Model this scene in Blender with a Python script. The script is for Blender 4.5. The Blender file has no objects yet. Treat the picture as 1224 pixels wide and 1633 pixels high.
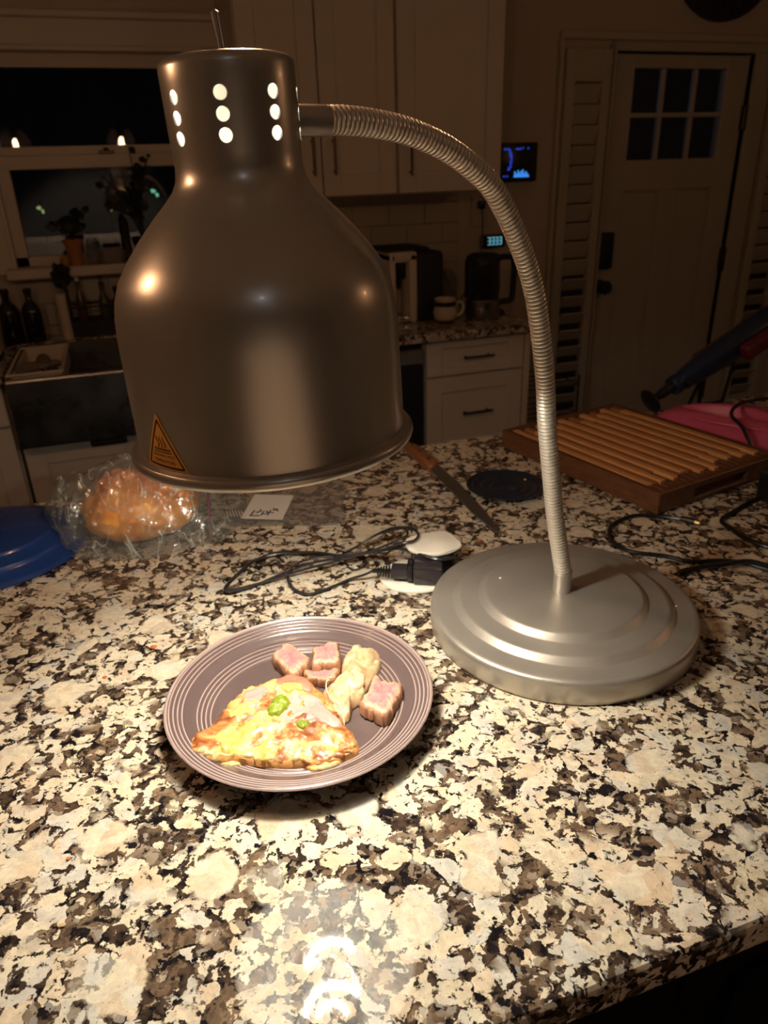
import bpy, bmesh, math, random
from math import sin, cos, pi, radians as R
from mathutils import Vector, Matrix, noise as MN
random.seed(7)
SC = bpy.context.scene
COL = SC.collection
# units: metres; z = 0 is the top of the island and of the kitchen counters, the floor is at z = -0.86
FLOOR = -0.86

# ------------------------------------------------------------------ camera
F_PX, PITCH, ROLL, YAW, CAM_H = 1169.73, 0.4356, -0.0332, 0.3211, 0.4975
cy, sy, cp, sp = cos(YAW), sin(YAW), cos(PITCH), sin(PITCH)
fwd = Vector((sy*cp, cy*cp, -sp)); right = Vector((cy, -sy, 0)); up = right.cross(fwd)
r2 = right*cos(ROLL) + up*sin(ROLL); u2 = -right*sin(ROLL) + up*cos(ROLL)
cd = bpy.data.cameras.new('camera'); cam = bpy.data.objects.new('camera', cd); COL.objects.link(cam)
cd.sensor_fit = 'HORIZONTAL'; cd.sensor_width = 36; cd.lens = F_PX/1224*36
cd.clip_start = 0.02; cd.clip_end = 60
m = Matrix((r2, u2, -fwd)).transposed().to_4x4(); m.translation = Vector((0, 0, CAM_H)); cam.matrix_world = m
cd.dof.use_dof = True; cd.dof.focus_distance = 0.62; cd.dof.aperture_fstop = 12.5
SC.camera = cam

# ------------------------------------------------------------------ world, light levels, exposure
SC.view_settings.view_transform = 'Standard'; SC.view_settings.look = 'None'
SC.view_settings.gamma = 1; SC.view_settings.use_curve_mapping = False
SC.view_settings.exposure = 0.0
HEAT_BULB = 1950.0                       # emission of the reflector bulb inside the heat lamp
PENDANT_BULB = 190.0                   # emission of the three small warm bulbs over the island
w = bpy.data.worlds.new('night'); SC.world = w; w.use_nodes = True
w.node_tree.nodes['Background'].inputs[0].default_value = (.25, .35, .6, 1)
w.node_tree.nodes['Background'].inputs[1].default_value = .0012

# ------------------------------------------------------------------ materials
def newmat(name):
    m = bpy.data.materials.new(name); m.use_nodes = True; nt = m.node_tree
    return m, nt, nt.nodes['Principled BSDF']
class NB:
    def __init__(s, nt): s.nt = nt
    def n(s, t, **k):
        o = s.nt.nodes.new(t)
        for a, b in k.items(): setattr(o, a, b)
        return o
    def l(s, a, b): s.nt.links.new(a, b)
    def coord(s, scale=(1, 1, 1), rot=(0, 0, 0)):
        tc = s.n('ShaderNodeTexCoord'); mp = s.n('ShaderNodeMapping')
        mp.inputs['Scale'].default_value = scale; mp.inputs['Rotation'].default_value = rot
        s.l(tc.outputs['Object'], mp.inputs[0]); return mp.outputs[0]
    def noise(s, v, sc, det=3, ro=.55, dist=0):
        o = s.n('ShaderNodeTexNoise'); o.inputs['Scale'].default_value = sc; o.inputs['Detail'].default_value = det
        o.inputs['Roughness'].default_value = ro; o.inputs['Distortion'].default_value = dist
        s.l(v, o.inputs['Vector']); return o
    def vor(s, v, sc, feat='F1'):
        o = s.n('ShaderNodeTexVoronoi', feature=feat); o.inputs['Scale'].default_value = sc
        s.l(v, o.inputs['Vector']); return o
    def math(s, op, a, b=None, c=None):
        o = s.n('ShaderNodeMath', operation=op)
        for i, x in enumerate((a, b, c)):
            if x is None: continue
            if isinstance(x, (int, float)): o.inputs[i].default_value = x
            else: s.l(x, o.inputs[i])
        return o.outputs[0]
    def vm(s, op, a, b):
        o = s.n('ShaderNodeVectorMath', operation=op)
        for i, x in enumerate((a, b)):
            if isinstance(x, tuple): o.inputs[i].default_value = x
            elif isinstance(x, (int, float)): o.inputs['Scale'].default_value = x
            else: s.l(x, o.inputs[i])
        return o.outputs[0]
    def ramp(s, f, stops, interp='LINEAR'):
        o = s.n('ShaderNodeValToRGB'); cr = o.color_ramp; cr.interpolation = interp
        while len(cr.elements) < len(stops): cr.elements.new(.5)
        for e, (p, c) in zip(cr.elements, stops):
            e.position = p; e.color = (c, c, c, 1) if isinstance(c, (int, float)) else (*c, 1)
        s.l(f, o.inputs[0]); return o.outputs[0]
    def mix(s, f, a, b):
        o = s.n('ShaderNodeMix', data_type='RGBA')
        for i, x in ((0, f), (6, a), (7, b)):
            if isinstance(x, (int, float)): o.inputs[i].default_value = x
            elif isinstance(x, tuple): o.inputs[i].default_value = (*x, 1)
            else: s.l(x, o.inputs[i])
        return o.outputs[2]
    def sep(s, c):
        o = s.n('ShaderNodeSeparateColor'); s.l(c, o.inputs[0]); return o.outputs
def bump(nb, b, h, strength=.3, dist=.001):
    o = nb.n('ShaderNodeBump'); o.inputs['Strength'].default_value = strength; o.inputs['Distance'].default_value = dist
    nb.l(h, o.inputs['Height']); nb.l(o.outputs[0], b.inputs['Normal'])
def simple(name, col, rough=.5, metal=0, var=.12, sc=25, bmp=0, coat=0, spec=.5, stretch=(1, 1, 1), det=3, bsc=None):
    m, nt, b = newmat(name); nb = NB(nt); v = nb.coord(stretch)
    n = nb.noise(v, sc, det)
    c = nb.ramp(n.outputs[0], [(.25, tuple(x*(1-var) for x in col)), (.75, tuple(min(1, x*(1+var)) for x in col))])
    nb.l(c, b.inputs['Base Color']); b.inputs['Roughness'].default_value = rough; b.inputs['Metallic'].default_value = metal
    b.inputs['Coat Weight'].default_value = coat; b.inputs['Coat Roughness'].default_value = .08
    b.inputs['Specular IOR Level'].default_value = spec
    if bmp: bump(nb, b, nb.noise(v, bsc or sc*3, 4).outputs[0], bmp)
    return m
def emit(name, col, s):
    m, nt, b = newmat(name); b.inputs['Base Color'].default_value = (*[x*.3 for x in col], 1)
    b.inputs['Emission Color'].default_value = (*col, 1); b.inputs['Emission Strength'].default_value = s
    return m
def film(name, col, gloss, rough, body=0., bodycol=(.6, .6, .6), scb=60, bstr=.6, base=.04, fold_glint=0.):
    # thin clear sheet: see-through, with a glossy face and a slight milky body
    m, nt, b = newmat(name); nb = NB(nt); nt.nodes.remove(b); out = nt.nodes['Material Output']
    tr = nb.n('ShaderNodeBsdfTransparent'); tr.inputs[0].default_value = (*col, 1)
    gl = nb.n('ShaderNodeBsdfGlossy'); gl.inputs['Roughness'].default_value = rough
    df = nb.n('ShaderNodeBsdfDiffuse'); df.inputs[0].default_value = (*bodycol, 1)
    lw = nb.n('ShaderNodeLayerWeight'); lw.inputs[0].default_value = .5
    bodyf = body
    if bstr:
        bp = nb.n('ShaderNodeBump'); bp.inputs['Strength'].default_value = bstr; bp.inputs['Distance'].default_value = .004
        nb.l(nb.noise(nb.coord(), scb, 3, .6, 1.2).outputs[0], bp.inputs['Height'])
        for x in (gl.inputs['Normal'], df.inputs['Normal']): nb.l(bp.outputs[0], x)
        # pale lines painted in as the highlights of the film's folds
        fo = nb.math('ABSOLUTE', nb.math('SUBTRACT', nb.noise(nb.coord((1, .6, .5), (.3, .2, .5)), 15, 2, .5, 2.0).outputs[0], .5))
        bodyf = nb.math('ADD', nb.math('MULTIPLY', nb.ramp(fo, [(0, 1.), (.018, 0.)]), fold_glint), body)
    f = nb.math('MULTIPLY_ADD', nb.math('POWER', lw.outputs['Facing'], 4.), gloss*.6, base)
    m1 = nb.n('ShaderNodeMixShader'); (nb.l(bodyf, m1.inputs[0]) if bstr else setattr(m1.inputs[0], 'default_value', body)); nb.l(tr.outputs[0], m1.inputs[1]); nb.l(df.outputs[0], m1.inputs[2])
    m2 = nb.n('ShaderNodeMixShader'); nb.l(f, m2.inputs[0]); nb.l(m1.outputs[0], m2.inputs[1]); nb.l(gl.outputs[0], m2.inputs[2])
    nb.l(m2.outputs[0], out.inputs[0]); return m

def granite():
    m, nt, b = newmat('granite'); nb = NB(nt)
    v0 = nb.coord((1, 1, 1), (0, 0, .35))
    w1 = nb.vm('SCALE', nb.vm('SUBTRACT', nb.noise(v0, 38, 2).outputs[1], (.5, .5, .5)), .022)
    w2 = nb.vm('SCALE', nb.vm('SUBTRACT', nb.noise(v0, 190, 3, .65).outputs[1], (.5, .5, .5)), .0075)
    w3 = nb.vm('SCALE', nb.vm('SUBTRACT', nb.noise(v0, 700, 2, .6).outputs[1], (.5, .5, .5)), .0016)
    v = nb.vm('ADD', nb.vm('ADD', nb.vm('ADD', v0, w1), w2), w3)
    # a slow field: where cream crystals crowd or give way to the dark matrix
    dens = nb.noise(v0, 11, 2).outputs[0]
    def svor(sc, sm):
        o = nb.vor(v, sc, 'SMOOTH_F1'); o.inputs['Smoothness'].default_value = sm; return o
    def soft(x, lo, hi): return nb.ramp(x, [(lo, 0.), (hi, 1.)])
    # big pale crystals
    B = svor(19, .12); bc = nb.sep(B.outputs['Color'])
    big = nb.math('MULTIPLY', soft(bc[0], .58, .64), nb.math('SUBTRACT', 1, soft(nb.math('SUBTRACT', B.outputs['Distance'], nb.math('MULTIPLY', bc[1], .12)), .28, .34)))
    # medium and small crystals
    M = svor(56, .16); mc = nb.sep(M.outputs['Color'])
    med = soft(nb.math('ADD', mc[0], nb.math('MULTIPLY', nb.math('SUBTRACT', dens, .5), 1.3)), .42, .50)
    S = svor(125, .14); sc_ = nb.sep(S.outputs['Color'])
    sml = soft(sc_[0], .66, .74)
    pale = nb.math('MAXIMUM', big, nb.math('MAXIMUM', med, sml))
    # dark seams and flecks between the crystals
    E = nb.vor(v, 56, 'DISTANCE_TO_EDGE')
    seam = soft(nb.math('SUBTRACT', nb.math('MULTIPLY', nb.math('SUBTRACT', nb.noise(v0, 60, 3).outputs[0], .47), .9), E.outputs['Distance']), .0, .03)
    fl = soft(nb.noise(v, 160, 2, .5).outputs[0], .60, .66)
    fine = soft(nb.noise(v0, 480, 2, .6).outputs[0], .69, .74)
    notbig = nb.math('SUBTRACT', 1, big)
    cut = nb.math('MAXIMUM', nb.math('MULTIPLY', nb.math('MAXIMUM', seam, fl), notbig), nb.math('MULTIPLY', fine, .8))
    # colours
    Dk = svor(150, .15); dc = nb.sep(Dk.outputs['Color'])
    dark = nb.ramp(dc[0], [(0, (.007, .006, .009)), (.30, (.012, .010, .012)), (.42, (.045, .030, .022)), (.55, (.10, .066, .042)), (.70, (.17, .12, .08)), (.85, (.26, .21, .16)), (.96, (.24, .23, .22))])
    brown = nb.ramp(nb.noise(v, 80, 4, .7).outputs[0], [(.3, (.055, .036, .026)), (.52, (.15, .10, .064)), (.72, (.30, .22, .14))])
    patch = soft(nb.noise(v, 24, 3).outputs[0], .47, .53)
    dark = nb.mix(nb.math('MULTIPLY', patch, soft(dc[1], .25, .38)), dark, brown)
    black = nb.ramp(nb.noise(v0, 90, 3).outputs[0], [(.4, (.008, .007, .009)), (.62, (.07, .045, .03))])
    pc = nb.ramp(nb.math('FRACT', nb.math('ADD', mc[1], bc[2])), [(0, (.62, .53, .38)), (.3, (.68, .61, .47)), (.5, (.60, .47, .33)), (.75, (.57, .55, .49)), (1, (.68, .60, .44))])
    pn = nb.ramp(nb.noise(v, 110, 5, .7).outputs[0], [(.3, .72), (.62, 1.08)])
    mm = nb.n('ShaderNodeMix', data_type='RGBA', blend_type='MULTIPLY'); mm.inputs[0].default_value = 1
    nb.l(pc, mm.inputs[6]); nb.l(pn, mm.inputs[7])
    nb.l(nb.mix(cut, nb.mix(pale, dark, mm.outputs[2]), black), b.inputs['Base Color'])
    b.inputs['Roughness'].default_value = .03; b.inputs['Specular IOR Level'].default_value = .45
    return m

def brushed(name, col, rough, metal=.85, st=(1, 1, 60), coat=0.):
    m, nt, b = newmat(name); b.inputs['Coat Weight'].default_value = coat; b.inputs['Coat Roughness'].default_value = .12; nb = NB(nt); v = nb.coord(st)
    n = nb.noise(v, 12, 4, .6)
    nb.l(nb.ramp(n.outputs[0], [(.3, tuple(x*.93 for x in col)), (.7, tuple(min(1, x*1.06) for x in col))]), b.inputs['Base Color'])
    nb.l(nb.ramp(n.outputs[0], [(.3, rough-.04), (.7, rough+.05)]), b.inputs['Roughness'])
    b.inputs['Metallic'].default_value = metal
    return m
def wood(name, c1, c2, rough=.45, st=(40, 3, 40)):
    m, nt, b = newmat(name); nb = NB(nt); v = nb.coord(st, (0, 0, -.19))
    n = nb.noise(v, 4, 5, .65, .6)
    nb.l(nb.ramp(n.outputs[0], [(.3, c1), (.7, c2)]), b.inputs['Base Color']); b.inputs['Roughness'].default_value = rough
    bump(nb, b, n.outputs[0], .25, .0006); return m

GRANITE = granite()
ALU = brushed('satin_aluminium', (.50, .465, .41), .38, .72, (1, 1, 1))
ALU_SHADE = simple('satin_grey_shade', (.47, .445, .40), .31, .72, .03, 6, coat=.3)
HOSE = brushed('brushed_hose', (.74, .70, .63), .34, .65, (1, 1, 1))
HOSE_GAP = simple('hose_gap', (.03, .028, .025), .6)
INNER = simple('shade_lining', (.30, .295, .28), .5, .0)
CHROME = simple('chrome', (.75, .75, .78), .2, .9)
STEEL = brushed('stainless', (.33, .32, .31), .28, 1, (1, 1, 1))
PLATE = simple('plum_glaze', (.110, .078, .076), .22, 0, .06, 12, coat=.5)
PLATE_EDGE = simple('plum_glaze_thin', (.36, .27, .25), .25, 0, .1, 40, coat=.5)
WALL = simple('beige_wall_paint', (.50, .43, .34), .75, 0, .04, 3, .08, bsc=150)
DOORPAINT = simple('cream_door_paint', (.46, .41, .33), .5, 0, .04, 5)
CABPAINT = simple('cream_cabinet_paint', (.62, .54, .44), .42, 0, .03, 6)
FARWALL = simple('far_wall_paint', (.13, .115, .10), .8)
CEIL = simple('ceiling_paint', (.6, .56, .5), .9, 0, .03, 4)
FLOORM = wood('floor_boards', (.05, .03, .018), (.10, .06, .035), .4, (3, 30, 3))
DARK = simple('dark_paint', (.018, .017, .019), .5)
BLACK = simple('black_plastic', (.010, .010, .011), .3)
BLACKM = simple('black_matte', (.012, .012, .013), .6)
BRONZE = simple('dark_bronze', (.06, .04, .025), .3, .8)
GLASS = film('window_glass', (.80, .82, .85), 1.0, .01, 0, bstr=0)
BAG = film('clear_plastic_bag', (.975, .975, .975), 1.0, .14, .08, (.72, .82, .78), 42, 1.0, .12, .40)
BAG2 = film('clear_flat_bag', (.93, .92, .91), 1.0, .20, .11, (.6, .57, .55), 45, .5, .06, .08)
SMOKEGL = film('smoky_kettle_glass', (.42, .42, .42), 1.8, .04, .02, bstr=0)
JARGL = film('jar_glass', (.85, .86, .86), 1.8, .04, .02, bstr=0)
WHITEP = simple('white_plastic', (.80, .76, .66), .32, 0, .03, 10)
WOODL = wood('light_slat_wood', (.50, .22, .075), (.68, .36, .14), .42)
WOODM = wood('mid_slat_wood', (.24, .095, .035), (.36, .16, .06), .45)
WOODD = wood('walnut_wood', (.075, .028, .012), (.165, .066, .026), .42)
KNIFEW = wood('knife_handle_wood', (.16, .06, .025), (.30, .13, .055), .4)
BLADE = brushed('blade_steel', (.30, .27, .24), .33, .9, (1, 1, 1))
BLUE = simple('cobalt_enamel', (.008, .035, .16), .25, 0, .1, 8, coat=.4)
NAVY = simple('dark_blue_glaze', (.010, .017, .030), .22, 0, .1, 10, coat=.6)
PINK = simple('rose_plastic', (.52, .085, .17), .42, 0, .05, 8)
NAVYP = simple('navy_plastic', (.009, .019, .052), .32)
REDP = simple('dark_red_plastic', (.10, .012, .018), .45)
MUGM = simple('cream_glaze', (.55, .48, .36), .25, 0, .08, 30, coat=.5)
MUGB = simple('red_brown_glaze', (.10, .03, .018), .3)
TERRA = simple('terracotta', (.42, .17, .07), .8, 0, .15, 30, .3)
LEAF = simple('dark_leaf', (.008, .012, .006), .5, 0, .3, 40)
TILEM = simple('cream_tile', (.48, .42, .34), .25, 0, .05, 4)
GROUT = simple('grout', (.30, .26, .21), .9)
STICK = simple('orange_label', (.78, .36, .07), .45, 0, .04, 20)
INK = simple('black_print', (.02, .012, .008), .5)
PAPER = simple('paper_label', (.62, .60, .56), .6, 0, .03, 30)
SOCKET = simple('porcelain', (.75, .70, .60), .5)
GLOVE = simple('grey_rubber', (.19, .15, .12), .6, 0, .2, 30)
BOTTLE = simple('dark_bottle_glass', (.010, .012, .010), .12)
AMBER = simple('amber_bottle', (.10, .045, .015), .2)
SMOKE = simple('smoky_plastic', (.030, .024, .028), .18, 0, .2, 60)
ORANGE = simple('orange_crumb', (.50, .13, .03), .8)
TAN = simple('tan_crumb', (.55, .40, .22), .8)
YEL = simple('yellow_sponge', (.35, .22, .04), .8)

# ------------------------------------------------------------------ geometry helpers
WL = {}
def wl(o): return WL[o.name]
def tag(o, label=None, cat=None, group=None, kind=None):
    for k, v in (('label', label), ('category', cat), ('group', group), ('kind', kind)):
        if v: o[k] = v
    return o
def thing(name, loc, label, cat, group=None):
    o = bpy.data.objects.new(name, None); o.empty_display_size = .05; COL.objects.link(o)
    o.location = loc; WL[o.name] = Vector(loc); return tag(o, label, cat, group)
def mo(name, geo, mat, parent=None, smooth=True, ang=35, mi=None, label=None):
    """one mesh object from (verts, faces) in world coordinates"""
    V, Fc = geo
    xs = [v[0] for v in V]; ys = [v[1] for v in V]; zs = [v[2] for v in V]
    org = Vector(((min(xs)+max(xs))/2, (min(ys)+max(ys))/2, min(zs)))
    me = bpy.data.meshes.new(name); me.from_pydata([(v[0]-org.x, v[1]-org.y, v[2]-org.z) for v in V], [], Fc)
    bm = bmesh.new(); bm.from_mesh(me); bmesh.ops.recalc_face_normals(bm, faces=bm.faces) if mi is None else None; bm.to_mesh(me); bm.free()
    for x in (mat if isinstance(mat, (list, tuple)) else [mat]): me.materials.append(x)
    if mi is not None: me.polygons.foreach_set('material_index', mi)
    if smooth:
        me.polygons.foreach_set('use_smooth', [True]*len(me.polygons)); me.set_sharp_from_angle(angle=R(ang))
    o = bpy.data.objects.new(name, me); COL.objects.link(o); WL[o.name] = org
    if parent: o.parent = parent; o.location = org - wl(parent)
    else: o.location = org
    if label: o['label'] = label
    return o
def dup_tree(o, delta, parent=None):
    c = o.copy(); COL.objects.link(c); WL[c.name] = wl(o) + Vector(delta)
    if parent: c.parent = parent
    else: c.location = o.location + Vector(delta)
    for ch in [x for x in SC.objects if x.parent == o]: dup_tree(ch, delta, c)
    return c
def join(*gs):
    V, Fc = [], []
    for g in gs:
        n = len(V); V += list(g[0]); Fc += [tuple(i+n for i in f) for f in g[1]]
    return V, Fc
_bc = {}
def box(x0, x1, y0, y1, z0, z1, bev=0., seg=1):
    if bev <= 0:
        V = [(x, y, z) for z in (z0, z1) for y in (y0, y1) for x in (x0, x1)]
        return V, [(0, 2, 3, 1), (4, 5, 7, 6), (0, 1, 5, 4), (2, 6, 7, 3), (0, 4, 6, 2), (1, 3, 7, 5)]
    bm = bmesh.new(); bmesh.ops.create_cube(bm, size=1)
    for v in bm.verts: v.co = Vector(((x0+x1)/2+v.co.x*(x1-x0), (y0+y1)/2+v.co.y*(y1-y0), (z0+z1)/2+v.co.z*(z1-z0)))
    bmesh.ops.bevel(bm, geom=bm.edges[:], offset=bev, segments=seg, affect='EDGES', profile=.5)
    g = geo(bm); bm.free(); return g
def geo(bm):
    bm.verts.index_update(); return [tuple(v.co) for v in bm.verts], [tuple(v.index for v in f.verts) for f in bm.faces]
def tf(g, M): return [tuple(M @ Vector(v)) for v in g[0]], g[1]
def lathe(prof, c=(0, 0, 0), n=64, loop=False):
    V, Fc, rows = [], [], []
    for r, z in prof:
        if r < 1e-7: rows.append([len(V)]); V.append((c[0], c[1], c[2]+z))
        else:
            rows.append(list(range(len(V), len(V)+n)))
            V += [(c[0]+r*cos(2*pi*i/n), c[1]+r*sin(2*pi*i/n), c[2]+z) for i in range(n)]
    pairs = list(zip(rows, rows[1:])) + ([(rows[-1], rows[0])] if loop else [])
    for a, b in pairs:
        for i in range(n):
            j = (i+1) % n
            if len(a) == 1 and len(b) == 1: continue
            if len(a) == 1: Fc.append((a[0], b[j], b[i]))
            elif len(b) == 1: Fc.append((a[i], a[j], b[0]))
            else: Fc.append((a[i], a[j], b[j], b[i]))
    return V, Fc
def spline(P, k=6, closed=False):
    P = [Vector(p) for p in P]; out = []; n = len(P)
    for i in range(n if closed else n-1):
        a = P[(i-1) % n] if closed or i > 0 else P[0]; b = P[i]; c = P[(i+1) % n]
        d = P[(i+2) % n] if closed or i+2 < n else P[-1]
        for j in range(k):
            t = j/k
            out.append(.5*((2*b)+(c-a)*t+(2*a-5*b+4*c-d)*t*t+(3*b-a-3*c+d)*t**3))
    if not closed: out.append(P[-1])
    return out
def tube(P, r, n=8, cap=True, closed=False):
    P = [Vector(p) for p in P]; N = len(P); rs = r if isinstance(r, (list, tuple)) else [r]*N
    V, Fc = [], []; nrm = None
    for i in range(N):
        t = (P[(i+1) % N if closed else min(i+1, N-1)]-P[(i-1) % N if closed else max(i-1, 0)]).normalized()
        if nrm is None:
            nrm = t.cross(Vector((0, 0, 1)));  nrm = nrm if nrm.length > .01 else t.cross(Vector((1, 0, 0)))
        nrm = (nrm - t*nrm.dot(t)).normalized(); b = t.cross(nrm)
        V += [tuple(P[i]+rs[i]*(nrm*cos(2*pi*k/n)+b*sin(2*pi*k/n))) for k in range(n)]
    for i in range(N if closed else N-1):
        a, b2 = i*n, ((i+1) % N)*n
        for k in range(n): Fc.append((a+k, a+(k+1) % n, b2+(k+1) % n, b2+k))
    if cap and not closed: Fc.append(tuple(range(n-1, -1, -1))); Fc.append(tuple(range((N-1)*n, N*n)))
    return V, Fc
def resample(P, n, closed=True):
    P = [Vector((p[0], p[1])) for p in P]
    if closed: P = P+[P[0]]
    L = [0]
    for a, b in zip(P, P[1:]): L.append(L[-1]+(b-a).length)
    out = []; j = 0
    for i in range(n):
        s = L[-1]*i/(n if closed else n-1)
        while j < len(P)-2 and L[j+1] < s: j += 1
        t = (s-L[j])/max(1e-9, L[j+1]-L[j]); out.append(P[j].lerp(P[j+1], min(1, t)))
    return out
def slab(outline, z0, t, p=3., n=72, rings=12, jit=.0, jf=300, amp=0., fr=150, top=None, under=None, seed=0., c=None, shrink=.9):
    """a closed lump over a star-shaped outline: rounded edge, bumpy top; returns geometry and ring index per face"""
    O = resample([tuple(q)[:2] for q in spline([(a[0], a[1], 0) for a in outline], 5, True)], n)
    C = Vector(c) if c else sum(O, Vector((0, 0)))/n
    V, Fc, ri = [], [], []
    def nz(x, y, f, k=0): return MN.noise(Vector((x*f+seed, y*f-seed, k+seed)))
    if jit: O = [q+(q-C).normalized()*jit*nz(q.x, q.y, jf, 5) for q in O]
    tt = top or (lambda x, y: t); uu = under or (lambda x, y: z0)
    V.append((C.x, C.y, uu(C.x, C.y)+tt(C.x, C.y)+amp*nz(C.x, C.y, fr)))
    for k in range(1, rings+1):
        s = 1-(1-k/rings)**1.6
        h = max(0., 1-s**p)**(1/p) if k < rings else 0
        for q in O:
            x, y = C.x+(q.x-C.x)*s, C.y+(q.y-C.y)*s
            V.append((x, y, uu(x, y)+tt(x, y)*h+amp*nz(x, y, fr)*min(1, 3*h+.0)+amp*.5*nz(x, y, fr*2.3, 3)*min(1, 3*h)))
    for i in range(n): Fc.append((0, 1+i, 1+(i+1) % n)); ri.append(0)
    for k in range(1, rings):
        a, b = 1+(k-1)*n, 1+k*n
        for i in range(n): Fc.append((a+i, b+i, b+(i+1) % n, a+(i+1) % n)); ri.append(k)
    a = 1+(rings-1)*n; b = len(V)
    for q in O:
        x, y = C.x+(q.x-C.x)*shrink, C.y+(q.y-C.y)*shrink
        V.append((x, y, uu(x, y)-.0004))
    for i in range(n): Fc.append((a+i, b+i, b+(i+1) % n, a+(i+1) % n)); ri.append(rings)
    Fc.append(tuple(b+i for i in range(n))[::-1]); ri.append(rings)
    return (V, Fc), ri
def prism(outline, z0, z1, bev=0., seg=2):
    bm = bmesh.new(); f = bm.faces.new([bm.verts.new((p[0], p[1], z0)) for p in outline])
    r = bmesh.ops.extrude_face_region(bm, geom=[f])
    for v in r['geom']:
        if isinstance(v, bmesh.types.BMVert): v.co.z = z1
    if bev:
        es = [e for e in bm.edges if abs(e.verts[0].co.z-e.verts[1].co.z) < 1e-6]
        bmesh.ops.bevel(bm, geom=es, offset=bev, segments=seg, affect='EDGES', profile=.5)
    g = geo(bm); bm.free(); return g
def xz(outline, y0, y1, bev=0):     # prism whose outline is in x,z
    g = prism(outline, y0, y1, bev); return [(v[0], v[2], v[1]) for v in g[0]], g[1]
def yz(outline, x0, x1, bev=0):
    g = prism(outline, x0, x1, bev); return [(v[2], v[0], v[1]) for v in g[0]], g[1]
def blob(c, rx, ry, rz, amp=0., fr=20, sub=4, seed=0, flat=None):
    bm = bmesh.new(); bmesh.ops.create_icosphere(bm, subdivisions=sub, radius=1)
    for v in bm.verts:
        n = v.co.normalized(); d = 1+amp*MN.noise(n*fr+Vector((seed, 0, 0)))+amp*.5*MN.noise(n*fr*2.2+Vector((0, seed, 0)))
        z = n.z*rz*d
        if flat is not None: z = max(z, flat)
        v.co = Vector((c[0]+n.x*rx*d, c[1]+n.y*ry*d, c[2]+z))
    g = geo(bm); bm.free(); return g
def text_geo(s, size):
    cu = bpy.data.curves.new('tmp_text', 'FONT'); cu.body = s; cu.size = size; cu.align_x = 'CENTER'; cu.resolution_u = 2
    o = bpy.data.objects.new('tmp_text', cu); COL.objects.link(o); bpy.context.view_layer.update()
    dg = bpy.context.evaluated_depsgraph_get(); me = bpy.data.meshes.new_from_object(o.evaluated_get(dg))
    g = [tuple(v.co) for v in me.vertices], [tuple(p.vertices) for p in me.polygons]
    bpy.data.objects.remove(o); bpy.data.curves.remove(cu); bpy.data.meshes.remove(me); return g

# ================================================================== the setting
WY = 2.92        # face of the back wall
XL, XR, YF, ZC = -2.2, 3.6, -2.6, 1.62
def struct(name, g, m, parent=None, **k):
    o = mo(name, g, m, parent, **k)
    if not parent: o['kind'] = 'structure'
    return o
# back wall with the window opening cut out of it
wx0, wx1, wz0, wz1 = -.34, .40, .21, .885
wall = struct('wall_back', join(box(XL, wx0, WY, WY+.12, FLOOR, ZC), box(wx1, 1.992, WY, WY+.12, FLOOR, ZC), box(2.70, XR, WY, WY+.12, FLOOR, ZC),
              box(wx0, wx1, WY, WY+.12, FLOOR, wz0), box(wx0, wx1, WY, WY+.12, wz1, ZC), box(1.992, 2.70, WY, WY+.12, .90, ZC)), WALL, smooth=False)
struct('wall_left', box(XL-.1, XL, YF, WY+.12, FLOOR, ZC), WALL, smooth=False)
struct('wall_right', box(XR, XR+.1, YF, WY+.12, FLOOR, ZC), WALL, smooth=False)
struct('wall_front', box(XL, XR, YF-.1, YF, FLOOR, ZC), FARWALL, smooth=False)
struct('ceiling', box(XL-.1, XR+.1, YF-.1, WY+.12, ZC, ZC+.1), CEIL, smooth=False)
struct('floor', box(XL-.1, XR+.1, YF-.1, WY+1.6, FLOOR-.1, FLOOR), FLOORM, smooth=False)
# backsplash tiles, each its own piece with recessed joints
def tiles(x0, z0, nx, nz, tw=.15, th=.075, g=.003):
    struct('grout_bed', box(x0, x0+nx*tw, WY-.003, WY+.001, z0, z0+nz*th), GROUT, wall, smooth=False)
    base = None
    for j in range(nz):
        for i in range(nx + (j % 2)):
            a = x0+(i-(.5 if j % 2 else 0))*tw; b = a+tw
            a2, b2 = max(a, x0)+g/2, min(b, x0+nx*tw)-g/2
            full = a2 > a and b2 < b and (b2-a2) > tw-2*g
            if full and base:
                o = bpy.data.objects.new('tile', base.data); COL.objects.link(o); WL[o.name] = wl(base)
                c = Vector(((a2+b2)/2, WY-.0055, z0+j*th+g/2)); o.parent = wall; o.location = c-wl(wall); WL[o.name] = c
            else:
                o = mo('tile', box(a2, b2, WY-.008, WY-.003, z0+j*th+g/2, z0+(j+1)*th-g/2, .0012), TILEM, wall, smooth=False)
                if full: base = o
tiles(-.345, -.045, 5, 3)
tiles(.58, .0, 5, 6)
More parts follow.
